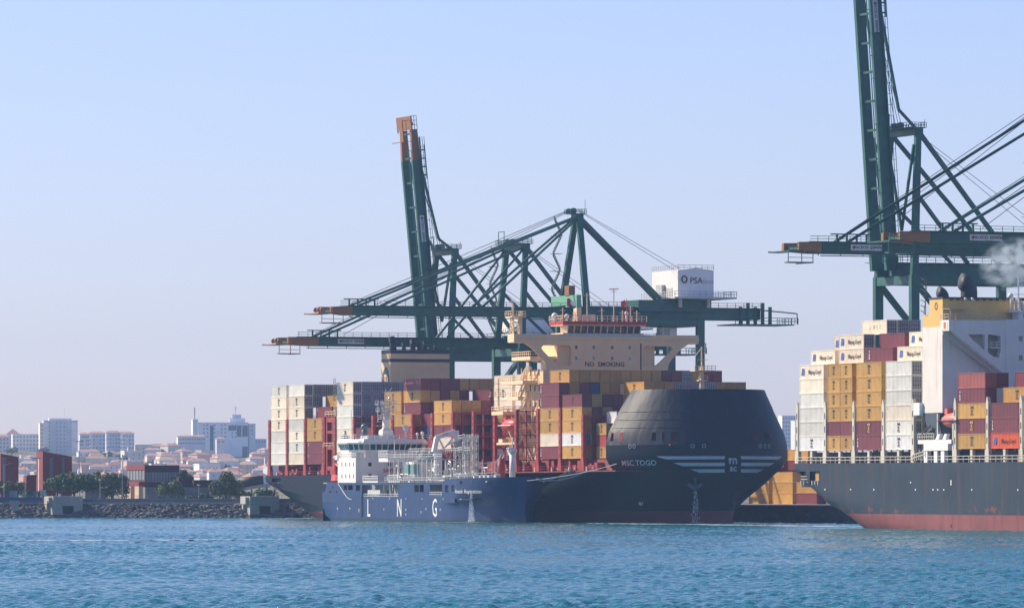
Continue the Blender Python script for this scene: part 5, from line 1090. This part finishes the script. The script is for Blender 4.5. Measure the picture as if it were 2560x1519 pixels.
# ---- trees
BARK = mat('bark', (.10, .07, .05), .9)
def leafmat(name, c):
    m = mat(name, c, .75, var=.55, scale=1.1, rnd=.15); return m
LEAF = [leafmat('leaf_pine', (.065, .12, .042)), leafmat('leaf_olive', (.14, .18, .08)), leafmat('leaf_bright', (.16, .20, .05)), leafmat('leaf_dark', (.07, .11, .06))]
def crown_mesh(seed, lobes, n, size):
    """leaf-sized faces scattered through the shells of several lobes"""
    r = np.random.RandomState(seed); v = []; f = []
    wts = np.array([l[3] * l[4] * l[5] for l in lobes]); wts = wts / wts.sum()
    for k in range(n):
        l = lobes[r.choice(len(lobes), p=wts)]; d = r.randn(3); d /= np.linalg.norm(d); rad = r.rand() ** .35
        if d[2] < -.25 and r.rand() < .6: d[2] = abs(d[2])
        c = np.array(l[:3]) + d * rad * np.array(l[3:6]) * (1 + .12 * math.sin(d[0] * 7 + d[1] * 5 + seed))
        a = r.randn(3); a /= np.linalg.norm(a); e = np.cross(a, d + .3 * r.randn(3)); e /= (np.linalg.norm(e) + 1e-6); s = size * r.uniform(.6, 1.4); o = len(v)
        v += [tuple(c + a * s), tuple(c + e * s * .6), tuple(c - a * s), tuple(c - e * s * .6)]; f.append((o, o + 1, o + 2, o + 3))
    m = MB(); m.add(v, f); return m
def tree(loc, lobes, trunk, label, lm, n=1500, size=.28, seed=1, nm='tree', group='trees and bushes along the shore'):
    t_ = thing(nm, label, 'tree', Matrix.Translation(loc) @ Matrix.Scale(1.18 if nm != 'town_tree' else 1, 4), group); b = MB(); h, r = trunk
    b.tube((0, 0, -.3), (.15, 0, h * .6), r, 8, r * .75)
    for i, l in enumerate(lobes): b.tube((.15, 0, h * (.5 + .08 * (i % 2))), (l[0] * .75, l[1] * .75, l[2]), r * .55, 6, r * .15)
    b.build('trunk', BARK, t_); crown_mesh(seed, lobes, n, size).build('crown', lm, t_); return t_
G0 = 3.6
def at(px, d, z=G0): p = W(px, d); p.z = z; return p
tree(at(184, 1705), [(-4, 0, 4.4, 2.8, 2.6, 1.7), (-1, .4, 5.0, 3.2, 3, 2.0), (2, -.4, 4.8, 3.2, 2.8, 1.9), (4.6, 0, 4.1, 2.4, 2.2, 1.6), (0, 0, 3.6, 5.6, 3, 1.2)], (4, .3), 'broad umbrella shaped dark pine in front of the tall red building', LEAF[0], 5200, .26, 2, 'umbrella_pine')
tree(at(40, 1700), [(-1.6, 0, 3.3, 1.9, 1.8, 1.7), (.8, 0, 3.4, 1.6, 1.6, 1.5)], (2.8, .18), 'rounded bush standing before the gap between the red blocks', LEAF[1], 1500, .26, 3)
tree(at(6, 1702), [(-1, 0, 3.4, 2.2, 1.8, 1.7), (.9, 0, 3.2, 1.2, 1.6, 1.4)], (2.8, .18), 'olive green bush cut off by the photo edge', LEAF[1], 1500, .26, 4)
tree(at(78, 1712), [(-1, 0, 2.0, 1.5, 1.3, 1.3), (1, 0, 1.8, 1.3, 1.3, 1.2)], (1.6, .14), 'low pale bush under the tall red building', LEAF[2], 900, .24, 5)
tree(at(248, 1712), [(-2.2, 0, 5.4, 1.2, 1.3, 1.4), (-.4, 0, 5.8, 1.0, 1.2, 1.6), (-1, .3, 4, 1.6, 1.4, 1.4)], (4.4, .2), 'yellow green young tree right beside the umbrella pine', LEAF[2], 1200, .24, 6)
tree(at(278, 1706), [(-1.2, 0, 4.8, 2.0, 1.8, 2.0), (1.1, .2, 3.8, 1.7, 1.6, 2.0), (.3, 0, 5.6, 1.4, 1.4, 1.3), (-.6, 0, 2.2, 1.8, 1.6, 1.4)], (3.6, .22), 'loose grey green tree between the pine and the red office', LEAF[1], 2400, .27, 7)
tree(at(305, 1716), [(0, 0, 4.6, 1.6, 1.5, 2.0), (.4, 0, 2.6, 1.5, 1.5, 1.7)], (3.4, .2), 'darker tree half hidden behind the floodlight pole by the office', LEAF[3], 1300, .26, 8)
tree(at(428, 1704), [(-1.6, 0, 2.8, 1.9, 1.7, 1.8), (.8, 0, 3.5, 1.8, 1.7, 1.8), (1.8, 0, 2.2, 1.5, 1.5, 1.5)], (2.6, .2), 'rounded olive tree in front of the red office windows', LEAF[1], 2000, .26, 9)
tree(at(563, 1700), [(-2, 0, 3.4, 2.0, 1.8, 2.0), (.4, 0, 5.0, 2.0, 1.8, 2.2), (2.4, .2, 3.4, 2.0, 1.8, 1.9), (0, 0, 2.2, 3.0, 2, 1.5)], (3.6, .26), 'large dark green tree nearest the stern of the black bowed ship', LEAF[1], 3200, .27, 10)
tree(at(458, 1765), [(0, 0, 6.4, 1.2, 1.2, 1.4)], (5, .16), 'small yellowish tree behind the corner of the red office', LEAF[2], 600, .24, 11)
tree(at(472, 1768), [(0, 0, 5.4, 1.0, 1.2, 1.2)], (4.4, .16), 'smallest yellowish tree above the maroon annexe', LEAF[2], 500, .24, 12)
tree(at(512, 1706), [(0, 0, 1.4, 1.8, 1.4, 1.0), (-3, 0, 1.0, 1.6, 1.2, .8)], (1, .12), 'low dark shrub patch between the two rounded trees', LEAF[3], 900, .24, 13)
tree(at(640, 1704), [(-3, 0, 1.6, 3.0, 1.6, 1.2), (2, 0, 1.9, 3.0, 1.6, 1.4)], (1, .12), 'dark green shrub bank under the pale ramp', LEAF[0], 1500, .25, 14)
# ---- lamp posts and floodlight poles
def pole(px, d, ytop, label, kind):
    p = W(px, d); h = Z(ytop, d); o = thing('lamp_post', label, 'lamp post', Matrix.Translation((p.x, d, G0)), 'lamp posts along the shore'); H = h - G0
    b = MB(); b.tube((0, 0, 0), (0, 0, H), .13, 6, .08); b.build('pole', STEEL, o); b = MB()
    if kind == 'T': b.box(-1.1, 1.1, -.2, .2, H, H + .18); b.box(-.9, -.5, -.3, .3, H - .2, H); b.box(.5, .9, -.3, .3, H - .2, H)
    elif kind == 'w': b.tube((.05, 0, H - 5), (.05, 0, H + .2), .2, 8)
    elif kind == 'd': b.ball((0, 0, H), .5, .5, .18, n=10, m=5)
    else: b.bar((0, 0, H - .2), (1.4, 0, H + .25), .1); b.box(1.1, 1.8, -.2, .2, H + .15, H + .3)
    b.build('lamp_head', STEEL if kind != 'w' else WHITE, o)
for a in ((10, 1690, 1160, 'curved lamp post before the dark red block at photo edge', 'a'), (63, 1690, 1163, 'slim lamp post left of the tall red building', 'a'), (199, 1770, 1103, 'tallest floodlight mast rising behind the umbrella pine', 'T'), (217, 1780, 1163, 'short lamp post behind the crown of the umbrella pine', 'a'),
          (250, 1680, 1199, 'low lamp post with dish head before the short grey wall', 'd'), (306, 1690, 1137, 'white topped aerial pole left of the red office', 'w'), (598, 1800, 1143, 'thin mast behind the largest shore tree', 'T'), (93, 1690, 1145, 'lamp post standing against the lit flank of the tall red building', 'T'), (497, 1690, 1212, 'short lamp post on the boundary wall', 'd')): pole(*a)
# ------------------------------------------------------------------ the town on the hill
WALLS = [mat('town_wall_%d' % i, c, .85, var=.1, scale=.2) for i, c in enumerate(((.86, .84, .80), (.82, .74, .62), (.76, .79, .82), (.78, .62, .48), (.68, .71, .75), (.74, .54, .46)))]
ROOF = [mat('roof_tile_%d' % i, c, .85, var=.3, scale=.8) for i, c in enumerate(((.50, .29, .22), (.47, .28, .23), (.48, .35, .29)))]  # tile colours paled to paint in some of the distance haze
WIN = mat('town_window', (.36, .40, .45), .4)  # pane colour lightened, haze over the town put into it
wq = MB(); wq.box(-.55, .55, -.06, .04, 0, 1.4); WQ = wq.mesh('window', WIN)
g = random.Random(21); rows = [(3620, 9), (3750, 9), (3880, 10), (4010, 10), (4150, 11), (4300, 11), (4450, 11), (4600, 12), (4760, 12), (4920, 12), (5080, 12)]
kk = 0; PLACES = ('waterside', 'lowest', 'second lowest', 'lower', 'lower middle', 'middle', 'upper middle', 'higher', 'second highest', 'highest', 'hilltop')
used = {}
for ri, (d, n) in enumerate(rows):
    s = FPX / d
    for i in range(n):
        px = -10 + 720 * (i + g.uniform(.1, .9)) / n; dd = d + g.uniform(-45, 45); x = (px - 1280) / FPX * dd; zb0 = hill_z(x, dd)
        if ri >= 9 and (470 < px < 640 or px < 340): continue
        if ri >= 7 and px < 215: continue
        w = g.uniform(9, 16); dp = g.uniform(8, 12); h = g.choice((5.5, 6.2, 7, 8.6, 9.5)); rot = TH + g.uniform(-.35, .35); wm = g.choice(WALLS); rm = g.choice(ROOF)
        col = {0: 'white', 1: 'cream', 2: 'grey white', 3: 'ochre', 4: 'pale grey', 5: 'pink'}[WALLS.index(wm)]
        o = thing('town_house', f'{col} tiled house, {ordinal(i + 1)} along the {PLACES[ri]} terrace of the hazy town', 'house', Matrix.Translation((x, dd, zb0)) @ Matrix.Rotation(rot, 4, 'Z'), 'houses of the hazy hillside town')
        b = MB(); b.box(-w / 2, w / 2, -dp / 2, dp / 2, -4, h); b.build('wall', wm, o)
        b = MB(); e = .4; rh = g.uniform(1.4, 2.4)
        if g.random() < .75: b.add([(-w / 2 - e, -dp / 2 - e, h), (w / 2 + e, -dp / 2 - e, h), (w / 2 + e, dp / 2 + e, h), (-w / 2 - e, dp / 2 + e, h), (-w / 2 + 2.4, 0, h + rh), (w / 2 - 2.4, 0, h + rh)], [(0, 1, 5, 4), (1, 2, 5), (2, 3, 4, 5), (3, 0, 4), (3, 2, 1, 0)])
        else: b.box(-w / 2 - .15, w / 2 + .15, -dp / 2 - .15, dp / 2 + .15, h, h + .7)
        r_ = b.build('roof', rm if len(b.v) == 6 else wm, o)
        if g.random() < .5: b = MB(); c_ = g.uniform(-w / 3, w / 3); b.box(c_ - .4, c_ + .4, -.4, .4, h, h + rh + 1); b.build('chimney', wm, r_)
        nw = max(2, int(w / 3.6))
        for fl in range(max(1, int(h / 3))):
            if ri % 2 and fl == 0: continue
            for k in range(nw): put('window', WQ, o, Matrix.Translation((-w / 2 + w * (k + .5) / nw, -dp / 2, 1.0 + fl * 2.9)))
def block(px0, px1, ytop, d, dp, label, wm, nfl, ncol, rot=0.12, base=None, nm='apartment_block', tile=None, skip=(), wsize=(1.3, 1.5)):
    s = FPX / d; w = (px1 - px0) / s; x = ((px0 + px1) / 2 - 1280) / s; zt = Z(ytop, d); zb0 = hill_z(x, d) - 3 if base is None else base
    o = thing(nm, label, 'building', Matrix.Translation((x, d, 0)) @ Matrix.Rotation(rot, 4, 'Z')); b = MB(); b.box(-w / 2, w / 2, -dp / 2, dp / 2, zb0, zt); b.box(-w / 2 - .2, w / 2 + .2, -dp / 2 - .2, dp / 2 + .2, zt, zt + .5); b.build('wall', wm, o)
    q = MB(); q.box(-wsize[0] / 2, wsize[0] / 2, -.08, .04, 0, wsize[1]); wm_ = q.mesh('window', WIN); fh = 3.1
    for f in range(nfl):
        for c in range(ncol):
            if (f, c) in skip or c in skip: continue
            put('window', wm_, o, Matrix.Translation((-w / 2 + w * (c + .5) / ncol, -dp / 2, zt - fh * (f + 1) + .6)))
    if tile: b = MB(); b.add([(-w / 2 - .5, -dp / 2 - .5, zt + .5), (w / 2 + .5, -dp / 2 - .5, zt + .5), (w / 2 + .5, dp / 2 + .5, zt + .5), (-w / 2 - .5, dp / 2 + .5, zt + .5), (-w / 2 + 2, 0, zt + tile), (w / 2 - 2, 0, zt + tile)], [(0, 1, 5, 4), (1, 2, 5), (2, 3, 4, 5), (3, 0, 4)]); b.build('roof', ROOF[0], o)
    return o, w, zt
o, w, zt = block(107, 192, 1052, 5150, 26, 'tall broad apartment tower on the hazy hill at the left', WALLS[4], 12, 9, skip=(2, 6)); b = MB(); b.box(-9, 9, -8, 8, zt, zt + 2.2); b.bar((4, 0, zt), (4, 0, zt + 11), .3); b.box(-w / 2, -w / 2 + 4, -13.6, -13, zt - 36, zt - 1); b.box(w / 2 - 5, w / 2, -13.5, -13, zt - 36, zt - 1); b.build('roof_structure', WALLS[0], o)
block(98, 109, 1058, 5140, 22, 'sunlit left wing of the tall apartment tower', WALLS[1], 11, 1)
block(30, 96, 1086, 5200, 22, 'long apartment slab left of the tall tower, under a red pyramid roof', WALLS[0], 9, 8); block(-12, 22, 1092, 5100, 20, 'cream apartment block at the photo edge beside the long slab', WALLS[1], 9, 4, tile=2.4)
o, w, zt = block(14, 50, 1085, 5260, 18, 'block carrying a red pyramid roof on the skyline', WALLS[0], 3, 4); b = MB(); b.add([(-6, -6, zt), (6, -6, zt), (6, 6, zt), (-6, 6, zt), (0, 0, zt + 4.6)], [(0, 1, 4), (1, 2, 4), (2, 3, 4), (3, 0, 4)]); b.build('roof', ROOF[0], o)
for k, (a, c, y, l) in enumerate(((198, 222, 1086, 'leftmost'), (220, 262, 1084, 'second'), (264, 300, 1082, 'third'), (298, 334, 1084, 'rightmost'))): block(a, c, y, 5050 + 20 * k, 16, f'{l} of the four joined white apartment houses with red roofs on the skyline', WALLS[(0, 0, 2, 0)[k]], 6, 5, tile=2.0, skip=((0, 0), (1, 2), (2, 2)))
o, w, zt = block(496, 620, 1057, 5200, 24, 'large grey white office building with dark glass panels on the hilltop', WALLS[2], 4, 14, rot=.06, skip=(0, 3, 5, 8, 11, 12, 13))
for x0, x1, za_, zb1 in ((-.27, -.20, 2, 26), (.10, .26, 2, 6), (.27, .36, 2, 11), (.38, .49, 2, 11), (.38, .49, 19, 28)): b = MB(); b.box(w * x0, w * x1, -12.15, -12, zt - zb1, zt - za_); b.build('glass_panel', mat('curtain_glass', (.07, .11, .15), .3), o)
b = MB(); b.box(w * .12, w * .44, -6, 6, zt, zt + 4); b.box(w * .18, w * .36, -4, 4, zt + 4, zt + 7); b.bar((w * .25, 0, zt + 7), (w * .25, 0, zt + 14), .5); b.bar((w * .22, 0, zt + 12), (w * .28, 0, zt + 12), .4); b.build('roof_structure', WALLS[4], o)
o, w, zt = block(480, 493, 1049, 5195, 20, 'narrow stair tower with aerial at the left end of the office building', WALLS[4], 0, 0); b = MB(); b.bar((0, 0, zt), (0, 0, zt + 10), .9); b.build('aerial', STEEL, o)
block(620, 636, 1060, 5215, 22, 'plain right end bay of the hilltop office building', WALLS[0], 3, 1); block(443, 512, 1092, 5080, 16, 'low grey white wing before the hilltop office building', WALLS[0], 2, 12, tile=1.6)
block(636, 664, 1098, 5230, 16, 'low roofs beside the hilltop office building', WALLS[4], 1, 4); block(340, 392, 1112, 5120, 16, 'low pale block on the saddle of the hill', WALLS[1], 1, 5); block(540, 562, 1098, 5000, 10, 'small chapel like house before the office building', WALLS[0], 1, 2, tile=2)
block(1950, 1985, 1040, 5100, 20, 'pale hazy block glimpsed between the two big ships', WALLS[2], 8, 5, base=0); block(1982, 2010, 1052, 5000, 20, 'second hazy block glimpsed beside the rusty grey ship', WALLS[4], 8, 4, base=0)
spots = {}
for k in range(26): spots.setdefault(g.randrange(1, 10), []).append((g.uniform(0, 690), g.uniform(-60, 60)))
for ri, lst in sorted(spots.items()):
    for k, (px, dd) in enumerate(sorted(lst)):
        d = rows[ri][0] + dd; x = (px - 1280) / FPX * d
        tree(Vector((x, d, hill_z(x, d))), [(-2, 0, 4, 3.4, 3, 2.6), (2, 0, 4.6, 3.2, 3, 3.0)], (4, .4), f'dark round tree, {ordinal(k + 1)} along the {PLACES[ri]} terrace of the hazy town', LEAF[3], 260, .8, 30 + k + 7 * ri, 'town_tree', 'trees of the hazy hillside town')
# grassy slope / retaining wall under the lowest houses
b = MB(); b.grid([[(x, d, z) for x in range(-300, 340, 40)] for d, z in ((2200, 3.7), (3300, 4.5), (3500, hill_z(0, 3500) + 1))]); o = b.build('meadow', mat('meadow', (.20, .19, .10), .9, var=.4, scale=.01)); o['kind'] = 'structure'
# ------------------------------------------------------------------ foam lines, discharges, smoke, haze
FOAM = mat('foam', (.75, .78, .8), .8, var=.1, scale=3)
def foam_line(pts, w, label, n, seed):
    r = random.Random(seed); b = MB()
    for k in range(n):
        f = r.random() * (len(pts) - 1); i = int(f); p = pts[i].lerp(pts[i + 1], f - i); l = r.uniform(.6, 4.5); ww = r.uniform(.15, w); x, y = p.x + r.uniform(-1, 1), p.y + r.gauss(0, w * .8)
        m = 8; b.add([(x + l * math.cos(6.283 * q / m), y + ww * math.sin(6.283 * q / m) * r.uniform(.6, 1.2), .17 + r.uniform(0, .05)) for q in range(m)], [tuple(range(m))])
    o = b.build('foam', FOAM); o['kind'] = 'stuff'; tag(o, label, 'foam')
wp = lambda px, py: W(px, HCAM * FPX / (py - YH))
foam_line([wp(1500, 1309.5), wp(1800, 1313), wp(2130, 1318)], .4, 'thin bright reflective line on the water before the black bow', 380, 1)  # pale flecks paint the reflective line along the current edge
foam_line([wp(0, 1353.5), wp(330, 1352), wp(660, 1350)], .5, 'long pale wake line across the water at the left', 200, 2)
foam_line([wp(690, 1296.6), wp(790, 1297)], .5, 'short bright line on the water under the ship stern', 120, 3)
def discharge(top, h, w0, w1, n, seed, label):
    r = random.Random(seed); b = MB()
    for k in range(n):
        f = r.random() ** .8; a = r.uniform(0, 6.283); q = (w0 + (w1 - w0) * f) * math.sqrt(r.random()); x, y = top.x + q * math.cos(a), top.y + q * math.sin(a) * .6 - f * .8; z = top.z - h * f; s = r.uniform(.02, .06)
        b.add([(x - s, y, z), (x, y - s, z + r.uniform(.1, .4)), (x + s, y, z), (x, y + s, z - r.uniform(.2, .7))], [(0, 1, 2), (0, 2, 3), (1, 2, 3), (0, 1, 3)])
    o = b.build('water_spray', FOAM); o['kind'] = 'stuff'; tag(o, label, 'water')
p = LMx @ Vector((44.3, -8.6, 7.1)); discharge(p, 7.1, .22, .9, 330, 4, 'white cascade of cooling water falling from the blue tanker bow')
q0, n0 = bow_at(-8.6, 7.2); p = TM @ (q0 + n0 * .9); discharge(p, 7.6, .3, 1.4, 110, 5, 'faint veil of water falling from the anchor pocket of the black bow')
foam_line([LMx @ Vector((42.5, -10.2, 0)), LMx @ Vector((46.5, -9.6, 0))], .4, 'white splash where the tanker cooling water lands', 60, 6)
# exhaust smoke
def volume(name, dens, col, noise=None, aniso=0):
    m = bpy.data.materials.new(name); m.use_nodes = True; t = m.node_tree; N, L = t.nodes, t.links; N.remove(N['Principled BSDF']); v = N.new('ShaderNodeVolumePrincipled')
    v.inputs['Color'].default_value = (*col, 1); v.inputs['Density'].default_value = dens; v.inputs['Anisotropy'].default_value = aniso; L.new(v.outputs[0], N['Material Output'].inputs['Volume'])
    if noise:
        tc = N.new('ShaderNodeTexCoord'); n1 = N.new('ShaderNodeTexNoise'); n1.inputs['Scale'].default_value = noise; n1.inputs['Detail'].default_value = 4; L.new(tc.outputs['Object'], n1.inputs['Vector'])
        mr = N.new('ShaderNodeMapRange'); mr.inputs[1].default_value = .47; mr.inputs[2].default_value = .64; mr.inputs[3].default_value = 0; mr.inputs[4].default_value = dens; L.new(n1.outputs[0], mr.inputs[0])
        ln = N.new('ShaderNodeVectorMath'); ln.operation = 'LENGTH'; L.new(tc.outputs['Object'], ln.inputs[0]); m2 = N.new('ShaderNodeMapRange'); m2.inputs[1].default_value = 1.0; m2.inputs[2].default_value = .35; m2.inputs[3].default_value = 0; m2.inputs[4].default_value = 1
        L.new(ln.outputs['Value'], m2.inputs[0]); mu = N.new('ShaderNodeMath'); mu.operation = 'MULTIPLY'; L.new(mr.outputs[0], mu.inputs[0]); L.new(m2.outputs[0], mu.inputs[1]); L.new(mu.outputs[0], v.inputs['Density'])
    return m
b = MB(); b.ball((0, 0, 0), 1, n=20, m=12); me = b.mesh('smoke', volume('smoke_volume', .5, (.70, .82, .90), 3.4)); o = put('smoke', me); o['kind'] = 'stuff'; tag(o, 'pale blue grey exhaust smoke drifting from the yellow funnel', 'smoke')
o.matrix_world = Matrix.Translation(GM @ Vector((66, -11.5, 51.6))) @ Matrix.Rotation(R(-12), 4, 'Y') @ Matrix.Diagonal((8, 10.5, 5.4, 1))
# haze: one even box of air round everything
b = MB(); b.box(-900, 900, -60, 6200, -3, 150); hz = b.build('haze', volume('haze_air', HAZE_DENSITY, (.44, .65, 1.0), aniso=.1)); hz['kind'] = 'stuff'; tag(hz, 'thin pale haze filling the air over harbour and town', 'haze')
print('containers', NCONT[0])
